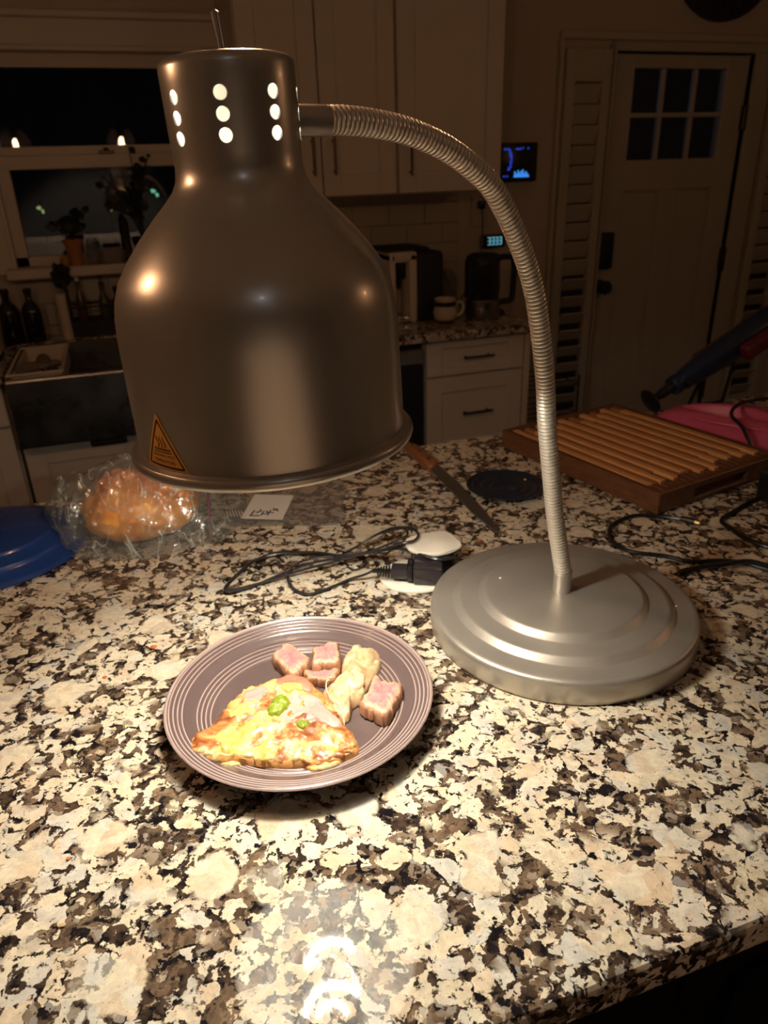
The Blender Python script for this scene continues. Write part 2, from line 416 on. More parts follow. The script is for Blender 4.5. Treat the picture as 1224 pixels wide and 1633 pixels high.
# window
win = struct('window_1', join(box(wx0-.06, wx1+.06, WY-.022, WY, wz1, wz1+.075, .003), box(wx0-.075, wx1+.075, WY-.035, WY, wz1+.075, wz1+.095, .003),
             box(wx0-.06, wx0, WY-.02, WY, wz0, wz1, .002), box(wx1, wx1+.06, WY-.02, WY, wz0, wz1, .002),
             box(wx0, wx0+.012, WY-.02, WY+.12, wz0, wz1), box(wx1-.012, wx1, WY-.02, WY+.12, wz0, wz1), box(wx0, wx1, WY-.02, WY+.12, wz1-.012, wz1)), CABPAINT, smooth=False)
mo('window_sill', box(wx0-.02, wx1+.05, WY-.09, WY+.11, .198, .232, .004), CABPAINT, win)
mo('upper_sash', join(box(wx0+.012, wx1-.012, WY+.055, WY+.085, .835, .873), box(wx0+.012, wx0+.035, WY+.055, WY+.085, .60, .86), box(wx1-.038, wx1-.012, WY+.055, WY+.085, .60, .86), box(wx0+.012, wx1-.012, WY+.05, WY+.09, .575, .605, .002)), CABPAINT, win, smooth=False)
mo('lower_sash', join(box(wx0+.012, wx1-.012, WY+.015, WY+.05, .535, .578, .003), box(wx0+.012, wx0+.05, WY+.015, WY+.05, .232, .54), box(wx1-.05, wx1-.012, WY+.015, WY+.05, .232, .54), box(wx0+.012, wx1-.012, WY+.015, WY+.05, .232, .262)), CABPAINT, win, smooth=False)
mo('pane', box(wx0+.035, wx1-.038, WY+.068, WY+.072, .60, .84), GLASS, win, smooth=False)
mo('pane', box(wx0+.05, wx1-.05, WY+.030, WY+.034, .258, .54), GLASS, win, smooth=False)
mo('sash_lock', join(box(.0, .05, WY+.01, WY+.03, .578, .588, .002), lathe([(0, .012), (.008, .010), (.010, 0), (0, 0)], (.025, WY+.022, .586), 12)), BRONZE, win)

# door with six panes, its casing, and the shuttered sidelights
door = struct('door_1', join(box(1.995, 2.12, WY+.02, WY+.06, FLOOR+.01, .895, .002), box(2.585, 2.698, WY+.02, WY+.06, FLOOR+.01, .895, .002),
              box(2.12, 2.585, WY+.02, WY+.06, .845, .895, .002), box(2.12, 2.585, WY+.02, WY+.06, .385, .505, .002), box(2.12, 2.585, WY+.02, WY+.06, FLOOR+.01, -.585, .002),
              box(2.308, 2.404, WY+.02, WY+.06, -.585, .385, .002)), DOORPAINT, smooth=False)
for x0, x1 in ((2.12, 2.308), (2.404, 2.585)):
    mo('panel', box(x0, x1, WY+.034, WY+.05, -.585, .385), DOORPAINT, door, smooth=False)
    mo('panel_moulding', join(box(x0, x0+.009, WY+.026, WY+.036, -.585, .385, .003), box(x1-.009, x1, WY+.026, WY+.036, -.585, .385, .003), box(x0, x1, WY+.026, WY+.036, .376, .385, .003), box(x0, x1, WY+.026, WY+.036, -.585, -.576, .003)), DOORPAINT, door, smooth=False)
mw = .018; pw = (2.585-2.12-2*mw)/3; ph = (.845-.505-mw)/2
for i in range(3):
    for j in range(2):
        x0 = 2.12+i*(pw+mw); z0 = .505+j*(ph+mw)
        mo('pane', box(x0, x0+pw, WY+.038, WY+.042, z0, z0+ph), GLASS, door, smooth=False)
for i in (0, 1): mo('muntin', box(2.12+pw+i*(pw+mw), 2.12+pw+mw+i*(pw+mw), WY+.024, WY+.05, .505, .845, .003), DOORPAINT, door, smooth=False)
mo('muntin', box(2.12, 2.585, WY+.025, WY+.05, .505+ph, .505+ph+mw, .003), DOORPAINT, door, smooth=False)
lk = mo('keypad_lock', box(2.004, 2.078, WY-.012, WY+.02, .068, .222, .008, 2), BLACKM, door, label='black keypad door lock')
kn = mo('door_knob', tf(lathe([(0, 0), (.030, 0), (.030, .006), (.011, .010), (.011, .035), (.026, .042), (.030, .055), (.024, .066), (0, .070)], (0, 0, 0), 24), Matrix.Translation((2.040, WY+.02, -.008)) @ Matrix.Rotation(R(90), 4, 'X')), BLACKM, door, label='black round door knob')
for z in (.66, .07, -.55): mo('hinge', join(box(2.688, 2.712, WY-.003, WY+.022, z-.05, z+.05, .003), tube([(2.70, WY-.004, z-.052), (2.70, WY-.004, z+.052)], .007, 8)), BRONZE, door)
struct('trim_1', join(box(1.986, 1.996, WY-.012, WY+.06, FLOOR, .90, .003), box(2.70, 2.765, WY-.012, WY+.06, FLOOR, .90, .003), box(1.985, 2.765, WY-.012, WY+.06, .90, .935, .003)), DOORPAINT, smooth=False)
struct('trim_2', join(box(1.745, 3.05, WY-.022, WY, .935, .965, .004), box(1.745, 1.765, WY-.02, WY, FLOOR, .935, .003)), WALL, smooth=False)
def shutter(x0, x1, label):
    t = thing('louvered_shutter', (x0, WY-.01, -.62), label, 'shutter', None)
    z0, z1 = -.66, .905
    mo('frame', join(box(x0, x0+.042, WY-.036, WY-.008, z0, z1, .003), box(x1-.052, x1-.012, WY-.036, WY-.008, z0, z1, .003), box(x1-.008, x1, WY-.044, WY-.004, z0, z1+.02, .002), box(x0+.042, x1-.052, WY-.036, WY-.008, z1-.115, z1, .002), box(x0+.042, x1-.052, WY-.036, WY-.008, z0, z0+.06, .002)), DOORPAINT, t, smooth=False)
    mo('backing', box(x0+.04, x1-.05, WY-.012, WY-.006, z0+.02, z1-.02), BLACKM, t, smooth=False)
    base = None; n = 19; pitch = .0735
    for i in range(n):
        z = z1-.125-i*pitch-.03; an = R(22 if i < 10 else 38)
        if base is None or i == 10:
            M = Matrix.Translation(((x0+x1)/2-.005, WY-.024, z)) @ Matrix.Rotation(an, 4, 'X')
            base = mo('louver', tf(box(-(x1-x0-.096)/2, (x1-x0-.096)/2, -.004, .004, -.037, .037, .003), M), DOORPAINT, t, smooth=False)
        else:
            o = base.copy(); COL.objects.link(o); o.location = base.location+Vector((0, 0, z-zb)); WL[o.name] = wl(base)
            continue
        zb = z
    return t
shutter(1.768, 1.985, 'narrow cream louvered shutter between the wall screen and the door')
shutter(2.80, 3.02, 'cream louvered shutter at the right edge beyond the door hinges')
# outside, seen through the door panes
tag(mo('porch_post', box(2.26, 2.37, 3.85, 3.95, FLOOR, 1.3, .005), simple('pale_post', (.35, .42, .55), .6)), 'pale bluish post outside seen through the left door panes', 'post')
pl = bpy.data.lights.new('post_fill', 'POINT'); pl.energy = .35; pl.color = (.45, .62, 1); pl.shadow_soft_size = .15
po = bpy.data.objects.new('post_fill_lamp', pl); COL.objects.link(po); po.location = (2.0, 3.35, .9)  # unseen fill light added to brighten the post behind the door panes

# ------------------------------------------------------------------ kitchen run: counters, cabinets, sink
CF, DF = 2.28, 2.31
ctr = mo('kitchen_counter', join(box(-1.3, -.365, CF, WY-.009, -.03, 0, .004), box(.335, 1.345, CF, WY-.009, -.03, 0, .004), box(-.365, .335, 2.76, WY-.009, -.03, 0, .002)), GRANITE, smooth=False)
tag(ctr, 'speckled granite worktop along the back wall under the window and wall cabinets', 'counter')
def pull(parent, x, z, L, y, mat, vert=False, r=.0045):
    if vert: g = join(tube([(x, y-.022, z-L/2), (x, y-.022, z+L/2)], r, 10), tube([(x, y, z-L/2+.012), (x, y-.022, z-L/2+.012)], r*.9, 8), tube([(x, y, z+L/2-.012), (x, y-.022, z+L/2-.012)], r*.9, 8))
    else: g = join(tube([(x-L/2, y-.022, z), (x+L/2, y-.022, z)], r, 10), tube([(x-L/2+.014, y, z), (x-L/2+.014, y-.022, z)], r*.9, 8), tube([(x+L/2-.014, y, z), (x+L/2-.014, y-.022, z)], r*.9, 8))
    return mo('handle', g, mat, parent)
def shaker(name, par, x0, x1, z0, z1, y, s=.06, sv=None):
    sv = sv or s; a, b, c, d = x0+s, x1-s, z0+sv, z1-sv
    return mo(name, join(box(x0, a, y, y+.02, z0, z1, .002), box(b, x1, y, y+.02, z0, z1, .002), box(a, b, y, y+.02, z0, c, .002), box(a, b, y, y+.02, d, z1, .002), box(a, b, y+.009, y+.018, c, d)), CABPAINT, par, smooth=False)
UY = 2.59
u = thing('wall_cabinet', (.695, UY+.17, .42), 'cream two-door wall cabinet behind the heat lamp neck', 'cabinet', 'cream wall cabinets')
mo('body', box(.44, .949, UY+.021, WY, .42, 1.30, .002), CABPAINT, u, smooth=False)
d = shaker('door', u, .443, .686, .424, 1.296, UY, .058, .066); pull(d, .656, .545, .115, UY, BRONZE, True)
d = shaker('door', u, .691, .947, .424, 1.296, UY, .058, .066); pull(d, .727, .545, .115, UY, BRONZE, True)
u = thing('wall_cabinet', (1.15, UY+.17, .42), 'cream single-door wall cabinet above the coffee corner, nearest the wall screen', 'cabinet', 'cream wall cabinets')
mo('body', box(.953, 1.345, UY+.021, WY, .42, 1.30, .002), CABPAINT, u, smooth=False)
d = shaker('door', u, .957, 1.342, .424, 1.296, UY, .062, .068); pull(d, .996, .535, .115, UY, BRONZE, True)

b = thing('base_cabinet', (1.14, 2.6, FLOOR), 'cream base cabinet with wide drawers and black bar handles', 'cabinet')
mo('body', join(box(.937, 1.335, DF+.021, WY-.01, -.76, -.031, .002), box(.95, 1.32, DF+.09, WY-.01, FLOOR, -.76)), CABPAINT, b, smooth=False)
for z0, z1, hz in ((-.157, -.034, -.097), (-.455, -.164, -.296), (-.755, -.462, -.60)):
    d = shaker('drawer', b, .940, 1.312, z0, z1, DF, .058, .030 if z1 > -.1 else .055); pull(d, 1.128, hz, .115, DF, BLACK)
mo('end_panel', box(1.316, 1.338, DF-.004, WY-.012, -.76, -.031, .002), CABPAINT, b, smooth=False)

dw = thing('dishwasher', (.635, 2.6, FLOOR), 'dark dishwasher with a grey control strip left of the drawer cabinet', 'dishwasher')
mo('body', box(.345, .93, 2.33, WY-.012, FLOOR+.002, -.034, .002), BLACKM, dw, smooth=False)
mo('door', box(.347, .928, 2.305, 2.329, -.76, -.108, .004), simple('dishwasher_black', (.022, .022, .026), .3), dw, smooth=False)
mo('control_strip', box(.347, .928, 2.302, 2.329, -.104, -.056, .003), simple('dishwasher_grey', (.16, .15, .14), .4), dw, label='grey strip above the dark door')

sk = thing('apron_sink', (0, 2.5, -.205), 'stainless apron-front sink under the window', 'sink')
mo('apron', box(-.355, .325, 2.232, 2.262, -.203, -.002, .006, 2), STEEL, sk, smooth=False)
mo('basin', join(box(-.355, -.34, 2.262, 2.75, -.203, -.002), box(.31, .325, 2.262, 2.75, -.203, -.002), box(-.34, .31, 2.738, 2.75, -.203, -.002), box(-.34, .31, 2.262, 2.738, -.203, -.195)), STEEL, sk, smooth=False)
mo('drain', lathe([(0, .002), (.03, .002), (.04, .004), (.045, 0), (0, 0)], (.1, 2.5, -.195), 24), CHROME, sk)
mo('side_gasket', box(.04, .06, 2.262, 2.738, -.06, -.004), STEEL, sk, smooth=False)

b = thing('base_cabinet', (-.01, 2.6, FLOOR), 'cream base cabinet under the stainless sink, with a black bar at its top', 'cabinet')
mo('body', join(box(-.362, .335, DF+.021, WY-.01, -.76, -.206, .002), box(-.34, .32, DF+.09, WY-.01, FLOOR, -.76)), CABPAINT, b, smooth=False)
shaker('door', b, -.359, -.016, -.755, -.222, DF, .058, .058); shaker('door', b, -.012, .331, -.755, -.222, DF, .058, .058)
mo('towel_bar', join(box(-.17, -.062, DF-.016, DF-.001, -.243, -.222, .007, 2)), BLACKM, b, label='black rounded bar')
b = thing('base_cabinet', (-.85, 2.6, FLOOR), 'cream base cabinet left of the sink, at the left edge', 'cabinet')
mo('body', join(box(-1.3, -.372, DF+.021, WY-.01, -.76, -.031, .002), box(-1.28, -.39, DF+.09, WY-.01, FLOOR, -.76)), CABPAINT, b, smooth=False)
d = shaker('drawer', b, -.83, -.376, -.150, -.034, DF, .058, .03); pull(d, -.6, -.09, .115, DF, BLACK)
d = shaker('door', b, -.83, -.376, -.755, -.157, DF, .058, .058)
d = shaker('drawer', b, -1.297, -.834, -.150, -.034, DF, .058, .03); d = shaker('door', b, -1.297, -.834, -.755, -.157, DF, .058, .058)

# ------------------------------------------------------------------ things around the sink and on the sill
tr = thing('dish_tray', (-.275, 2.48, 0), 'white rectangular dish tray over the left side of the sink, holding rubber gloves', 'tray')
def hollow(x0, x1, y0, y1, z0, z1, w, fl):
    return join(box(x0, x1, y0, y0+w, z0, z1, .002), box(x0, x1, y1-w, y1, z0, z1, .002), box(x0, x0+w, y0+w, y1-w, z0, z1, .002), box(x1-w, x1, y0+w, y1-w, z0, z1, .002), box(x0+w, x1-w, y0+w, y1-w, z0, z0+fl))
mo('tub', hollow(-.338, -.205, 2.275, 2.66, -.055, .004, .006, .004), CABPAINT, tr)
mo('rim', join(box(-.352, -.198, 2.266, 2.277, .001, .008, .002), box(-.352, -.198, 2.658, 2.67, .001, .008, .002), box(-.352, -.343, 2.277, 2.658, .001, .008, .002), box(-.207, -.198, 2.277, 2.658, .001, .008, .002)), CABPAINT, tr)
def glove(cx, cy, z, rot, label):
    t = []
    M = Matrix.Translation((cx, cy, z)) @ Matrix.Rotation(rot, 4, 'Z') @ Matrix.Scale(.72, 4)
    t.append(tf(blob((0, 0, 0), .045, .034, .018, .25, 3, 3), M))
    t.append(tf(tube([(-.03, 0, 0), (-.07, .004, .002), (-.10, 0, .004)], [.022, .026, .029], 12), M))
    for k, (ang, L) in enumerate(((-.35, .055), (-.12, .062), (.1, .060), (.33, .048))):
        t.append(tf(tube([(.03*cos(ang), .03*sin(ang)*1.4, 0), (.03+L*.6*cos(ang), (.03+L*.6)*sin(ang), .004), (.03+L*cos(ang), (.03+L)*sin(ang), -.006)], [.010, .009, .006], 8), M))
    t.append(tf(tube([(0, .03, 0), (.02, .055, .002), (.035, .062, -.004)], [.011, .010, .006], 8), M))
    tag(mo('rubber_glove', join(*t), GLOVE), label, 'glove', 'rubber gloves in the dish tray')
glove(-.262, 2.50, -.022, -1.35, 'grey rubber glove lying at the left of the white dish tray')
glove(-.262, 2.36, .006, .75, 'grey rubber glove reaching over the right rim of the white dish tray')
def bottle(x, y, r, h, neck, mat, label, cap=None, name='bottle', z=0.):
    t = thing(name, (x, y, z), label, 'bottle', None)
    mo('body', lathe([(0, 0), (r*.95, 0), (r, .004), (r, h*.55), (r*.85, h*.66), (neck, h*.78), (neck, h*.9), (neck*1.15, h*.905), (neck*1.15, h*.93), (0, h*.93)], (x, y, z), 24), mat, t)
    mo('cap', lathe([(0, h), (neck*1.1, h), (neck*1.25, h*.99), (neck*1.25, h*.935), (0, h*.935)], (x, y, z), 16), cap or BLACK, t)
    return t
bottle(-.305, 2.80, .030, .175, .011, BOTTLE, 'slim black glass bottle left of the sink, the one nearer the brush')
bottle(-.375, 2.80, .034, .178, .012, BOTTLE, 'stout black glass bottle in the corner at the left edge')
cd_ = thing('sink_caddy', (-.10, 2.84, 0), 'black wire sink caddy behind the sink full of bottles and brushes', 'caddy')
mo('tray', hollow(-.20, .03, 2.80, 2.90, .001, .055, .004, .004), BLACKM, cd_)
mo('rail', tube([(-.2, 2.80, .10), (-.2, 2.90, .10), (.03, 2.90, .10), (.03, 2.80, .10)], .003, 8, closed=True), BLACKM, cd_)
for x in (-.2, .03):
    for y in (2.8, 2.9): mo('post', tube([(x, y, .05), (x, y, .1)], .003, 6), BLACKM, cd_)
bottle(-.145, 2.84, .016, .19, .006, AMBER, 'small amber bottle with a pale cap in the black sink caddy', PAPER, z=.006)
t_ = bottle(-.068, 2.84, .019, .17, .007, simple('green_soap', (.07, .065, .02), .2), 'greenish soap pump bottle in the sink caddy', BLACK, z=.006)
mo('pump_head', join(tube([(-.068, 2.84, .17), (-.068, 2.84, .205)], .003, 8), box(-.088, -.06, 2.834, 2.846, .200, .211, .003)), BLACK, t_)
bottle(-.022, 2.85, .024, .15, .010, BOTTLE, 'short black bottle at the right end of the sink caddy', z=.006)
bt = thing('dish_brush', (-.17, 2.83, .01), 'bushy dish brush with a yellow knob standing at the left of the sink caddy', 'brush')
mo('handle', tube([(-.182, 2.815, .008), (-.182, 2.815, .16)], .005, 8), BLACKM, bt)
mo('bristles', blob((-.188, 2.815, .205), .028, .028, .040, .5, 6, 3), BLACKM, bt)
mo('knob', blob((-.168, 2.82, .252), .017, .017, .019, .08, 3, 3), YEL, bt, label='yellow knob')
tag(mo('paper_roll', lathe([(0, 0), (.018, 0), (.018, .15), (.008, .152), (0, .152)], (-.205, 2.80, .0), 20), CABPAINT), 'slim white tube standing between the black bottle and the sink caddy', 'tube')
sb = thing('storage_box', (-.46, 2.62, 0), 'pale box with a dark base at the left edge beside the sink', 'box')
mo('body', box(-.53, -.385, 2.50, 2.62, .018, .14, .006, 2), CABPAINT, sb)
mo('base', box(-.525, -.39, 2.505, 2.615, 0, .018, .002), BLACKM, sb)
fc = thing('kitchen_faucet', (.045, 2.84, 0), 'dark arched kitchen faucet behind the sink', 'faucet')
mo('spout', tube(spline([(.045, 2.84, .03), (.045, 2.84, .22), (.043, 2.82, .32), (.040, 2.75, .37), (.038, 2.66, .345), (.037, 2.62, .27), (.037, 2.618, .22)], 5), .011, 12), BRONZE, fc)
mo('base', lathe([(0, 0), (.026, 0), (.026, .006), (.018, .012), (.018, .06), (.012, .065), (0, .065)], (.045, 2.84, 0), 20), BRONZE, fc)
mo('lever', tube([(.062, 2.84, .045), (.10, 2.835, .065)], [.006, .005], 8), BRONZE, fc)
# window sill things
def plant(x, y, z, r, h, label, stems, spread, top, mat=TERRA, seed=1):
    random.seed(seed)
    t = thing('potted_plant', (x, y, z), label, 'plant', None)
    p = mo('pot', lathe([(0, 0), (r*.72, 0), (r*.95, h*.8), (r*1.05, h*.8), (r*1.08, h), (r*.95, h), (r*.9, h*.88), (0, h*.86)], (x, y, z), 28), mat, t)
    for k in range(stems):
        a = random.uniform(0, 2*pi); s = random.uniform(.25, 1)*spread; zz = z+h+random.uniform(.35, 1)*top
        P = spline([(x, y, z+h*.8), (x+s*.3*cos(a), y+s*.12*sin(a), z+h+(zz-z-h)*.6), (x+s*cos(a), y+.35*s*sin(a), zz)], 4)
        mo('stem', tube(P, .0018, 5), LEAF, t)
        for j in range(3):
            q = P[-1-j*2]; aa = random.uniform(0, 2*pi); L = random.uniform(.022, .04); wv = L*.38
            dx, dz = cos(aa), .35*sin(aa)+.1; e = Vector((dx*L, .3*L*sin(aa*2), dz*L)); sd = Vector((-dz, .2, dx)).normalized()*wv
            V = [q, q+e*.35+sd, q+e*.75+sd*.7, q+e, q+e*.75-sd*.7, q+e*.35-sd]; V = [tuple(v) for v in V]
            V2 = [(a_, b_+.0015, c_) for a_, b_, c_ in V]
            mo('leaf', (V+V2, [(0, 1, 2, 3, 4, 5), (11, 10, 9, 8, 7, 6)]+[(i, (i+1) % 6, (i+1) % 6+6, i+6) for i in range(6)]), LEAF, t, smooth=False)
    return t
plant(-.135, 2.86, .232, .030, .085, 'small terracotta pot with drooping dark leaves on the window sill', 9, .09, .10, TERRA, 4)
plant(.10, 2.865, .232, .036, .07, 'tall dark leafy plant on the sill before the meeting rail, nearest the lamp shade', 16, .11, .28, DARK, 9)
tag(mo('glass_jar', lathe([(0, 0), (.024, 0), (.026, .006), (.026, .055), (.020, .066), (.021, .074), (.018, .074), (.017, .066), (.022, .054), (.022, .006), (0, .005)], (-.075, 2.86, .232), 24), JARGL), 'small clear jar on the window sill right of the terracotta pot', 'jar')
tag(mo('sponge_box', box(-.045, .02, 2.84, 2.89, .232, .285, .005, 2), simple('grey_card', (.20, .18, .15), .7)), 'grey block-shaped box on the sill behind the faucet', 'box')
random.seed(5)
for (x, z, s, c, lab) in ((-.24, .41, .018, (.55, .75, .25), 'yellow-green garden light low at the left of the lower window'), (.0, .405, .014, (.8, .8, .3), 'yellow garden light in the middle of the lower window'),
                          (.17, .445, .020, (.3, 1, .6), 'green garden light right of the middle of the lower window'), (.21, .34, .012, (.9, .9, .8), 'white garden light beside the shade in the lower window')):
    gl_ = thing('garden_light', (x*1.3, 4.1, FLOOR), lab, 'light', 'garden lights outside the window')
    mo('glow', join(blob((x*1.3, 4.1, z*1.55-.25), s*.6, s*.5, s*.45, .6, 2, 2, x*9), blob((x*1.3+s*.8, 4.1, z*1.55-.25-s*.9), s*.35, s*.3, s*.5, .6, 2, 2, x*5)), emit('garden_glow', c, .6), gl_)
    mo('stake', tube([(x*1.3+s*.4, 4.13, FLOOR), (x*1.3+s*.4, 4.13, z*1.55-.22)], .004, 6), BLACKM, gl_)

# ------------------------------------------------------------------ coffee corner
em = thing('coffee_machine', (.985, 2.62, 0), 'white-framed coffee machine with a black side tank behind the heat lamp', 'coffee machine')
mo('front_frame', join(box(.885, .905, 2.50, 2.70, .0, .235, .006, 2), box(.955, .985, 2.50, 2.70, 0, .235, .008, 2), box(.885, .985, 2.50, 2.70, .205, .24, .008, 2), box(.885, .985, 2.60, 2.70, 0, .21)), CABPAINT, em)
mo('brew_head', join(box(.907, .953, 2.53, 2.60, .15, .205, .004, 2), tube([(.93, 2.555, .15), (.93, 2.555, .115)], [.014, .010], 12)), BLACK, em)
mo('drip_tray', box(.907, .953, 2.495, 2.60, .002, .022, .004, 2), CHROME, em)
mo('water_tank', box(.987, 1.085, 2.50, 2.74, .002, .236, .014, 3), BLACKM, em, label='black rounded side tank')
mo('lid', box(.87, 1.04, 2.52, 2.72, .241, .250, .004, 2), BLACKM, em)
mg = thing('mug', (1.062, 2.435, 0), 'cream round-bellied mug with a dark band and red-brown foot', 'mug')
mo('body', lathe([(0, .004), (.026, .004), (.040, .020), (.0435, .040), (.038, .060), (.0375, .078), (.040, .084), (.038, .085), (.035, .078), (.035, .06), (.040, .04), (.036, .02), (0, .012)], (1.062, 2.435, 0), 40), MUGM, mg)
mo('foot', lathe([(0, 0), (.027, 0), (.029, .002), (.036, .0135), (.0345, .0135), (.026, .0035), (0, .0035)], (1.062, 2.435, 0), 40), MUGB, mg, label='red-brown glazed foot')
mo('band', lathe([(.0385, .060), (.0385, .0755), (.0370, .0755), (.0370, .060)], (1.062, 2.435, 0), 40, True), BLACK, mg, label='dark glazed band below the rim')
mo('handle', tube(spline([(1.098, 2.435, .066), (1.122, 2.430, .068), (1.128, 2.428, .045), (1.115, 2.430, .026), (1.096, 2.434, .022)], 5), .0055, 10), MUGM, mg)
bl = thing('glass_kettle', (1.225, 2.47, 0), 'glass jug kettle with black lid and handle on a steel base', 'kettle')
mo('base', lathe([(0, 0), (.062, 0), (.064, .004), (.062, .062), (.057, .068), (0, .068)], (1.225, 2.47, 0), 48), STEEL, bl)
mo('jug', lathe([(.056, .068), (.060, .10), (.058, .20), (.0555, .20), (.0565, .10), (.053, .070)], (1.225, 2.47, 0), 48, True), SMOKEGL, bl)
mo('lid', lathe([(0, .225), (.02, .225), (.045, .222), (.062, .212), (.062, .196), (0, .196)], (1.225, 2.47, 0), 40), BLACKM, bl)
mo('spout_strip', box(1.160, 1.172, 2.45, 2.49, .07, .205, .004, 2), BLACKM, bl)
mo('handle', tube(spline([(1.275, 2.46, .206), (1.325, 2.455, .205), (1.338, 2.455, .18), (1.337, 2.455, .08), (1.328, 2.455, .055), (1.28, 2.46, .052)], 4), .0105, 10), BLACKM, bl)
jr = thing('glass_cloche', (1.215, 2.76, 0), 'small glass dome jar between the coffee machine and the kettle', 'jar')
mo('dome', lathe([(.036, .006), (.037, .09), (.032, .12), (.018, .137), (0, .142), (0, .139), (.017, .134), (.030, .118), (.0345, .09), (.0335, .006)], (1.215, 2.76, 0), 32), JARGL, jr)
mo('base', lathe([(0, 0), (.042, 0), (.042, .006), (0, .006)], (1.215, 2.76, 0), 32), SOCKET, jr)
pc_ = thing('power_outlet', (1.44, 2.91, .30), 'wall outlet above the kettle with a black plug in it', 'outlet')
mo('plate', box(1.385, 1.455, WY-.013, WY-.008, .275, .39, .002), TILEM, pc_)
mo('plug', box(1.405, 1.432, WY-.04, WY-.013, .345, .375, .004, 2), BLACK, pc_)
mo('cord', tube(spline([(1.418, 2.885, .345), (1.415, 2.87, .29), (1.40, 2.85, .18), (1.36, 2.84, .08), (1.30, 2.82, .010), (1.26, 2.72, .006), (1.24, 2.60, .006)], 6), .003, 6), BLACK, bl)
mo('cord', tube(spline([(1.06, 2.73, .225), (1.14, 2.80, .215), (1.22, 2.85, .15), (1.27, 2.87, .06), (1.30, 2.85, .004)], 6), .0035, 6), BLACK, em)
ck = thing('digital_clock', (1.475, 2.90, .20), 'small clock with a glowing pale cyan display behind the kettle', 'clock')
mo('case', box(1.43, 1.525, WY-.04, WY-.001, .195, .245, .004, 2), BLACK, ck)
CY = emit('cyan_glow', (.25, .75, .95), .55)
for k, xx in enumerate((1.445, 1.462, 1.479, 1.496)):
    mo('digit', join(box(xx, xx+.012, WY-.0415, WY-.040, .233, .236), box(xx, xx+.012, WY-.0415, WY-.040, .206, .209), box(xx+.009, xx+.012, WY-.0415, WY-.040, .206, .236), box(xx, xx+.012, WY-.0415, WY-.040, .2195, .2225)), CY, ck, smooth=False)
tag(mo('folded_cloth', slab([(1.290, 2.53), (1.335, 2.50), (1.342, 2.72), (1.29, 2.74)], 0, .018, 3, 32, 6, .003, 60, .003, 60)[0], simple('dark_cloth', (.035, .03, .03), .9)), 'dark folded cloth at the right end of the back counter', 'cloth')

# ------------------------------------------------------------------ on the wall: screen, round ornament
sc_ = thing('wall_screen', (1.59, WY-.02, .44), 'small black wall display with glowing blue graphs', 'display')
mo('case', box(1.505, 1.668, WY-.018, WY-.001, .440, .582, .005, 2), BLACK, sc_)
BL1 = emit('deep_blue_glow', (.03, .08, .75), .55); BL2 = emit('bright_blue_glow', (.05, .30, .95), .9)
sy0, sy1 = WY-.0192, WY-.0178
random.seed(3)
g = []
for k in range(26):
    a = -1.1+k*.085; x = 1.532+.016*cos(a)+random.uniform(-.004, .004); z = .520+.040*sin(a)+random.uniform(-.003, .003)
    g.append(box(x-.0035, x+.0035, sy0, sy1, z-.0025, z+.0025))
mo('dial_marks', join(*g), BL1, sc_, smooth=False)
g = [box(1.563, 1.632, sy0, sy1, .456, .462)]
for k, h in enumerate((.016, .008, .020, .012, .018, .022, .010, .015, .007)): g.append(box(1.565+k*.0072, 1.5705+k*.0072, sy0, sy1, .462, .462+h))
mo('bar_graph', join(*g), BL2, sc_, smooth=False)
mo('status_marks', join(*[box(x, x+w_, sy0, sy1, z, z+.006) for x, w_, z in ((1.515, .014, .556), (1.532, .008, .556), (1.568, .026, .556), (1.598, .006, .559), (1.620, .008, .558), (1.515, .010, .458), (1.530, .008, .458))]), BL1, sc_, smooth=False)
wo = thing('wall_medallion', (2.48, WY-.02, 1.0), 'large dark round ornamental medallion high on the wall above the door', 'wall decoration')
MD = Matrix.Translation((2.48, WY, 1.268)) @ Matrix.Rotation(R(90), 4, 'X')
MED = simple('dark_cast_iron', (.035, .028, .024), .5, .4, .2, 30)
mo('rim', tf(lathe([(.262, 0), (.262, .022), (.250, .028), (.236, .020), (.236, 0)], (0, 0, 0), 72, True), MD), MED, wo)
mo('disc', tf(lathe([(0, .002), (.24, .002), (.24, .008), (0, .008)], (0, 0, 0), 72), MD), simple('medallion_ground', (.015, .013, .012), .6), wo)
for k in range(24):
    a = 2*pi*k/24
    mo('scroll', tf(tube(spline([(.23*cos(a), .23*sin(a), .014), (.205*cos(a+.10), .205*sin(a+.10), .016), (.18*cos(a+.03), .18*sin(a+.03), .016), (.19*cos(a-.07), .19*sin(a-.07), .016), (.205*cos(a-.01), .205*sin(a-.01), .016)], 3), .0045, 6), MD), MED, wo)
mo('inner_ring', tf(lathe([(.165, .004), (.165, .016), (.150, .016), (.150, .004)], (0, 0, 0), 60, True), MD), MED, wo)
rk = thing('wire_rack', (1.56, 2.62, FLOOR), 'thin dark wire rack standing between the drawer cabinet and the door', 'rack')
for x in (1.42, 1.68):
    for y in (2.50, 2.76): mo('post', tube([(x, y, FLOOR), (x, y, -.27)], .004, 8), BRONZE, rk)
for z in (-.31, -.43, -.55, -.70):
    for y in (2.50, 2.56, 2.62, 2.68, 2.76): mo('wire', tube([(1.42, y, z), (1.68, y, z)], .0025, 6), BRONZE, rk)
    for x in (1.42, 1.68): mo('wire', tube([(x, 2.50, z), (x, 2.76, z)], .0025, 6), BRONZE, rk)

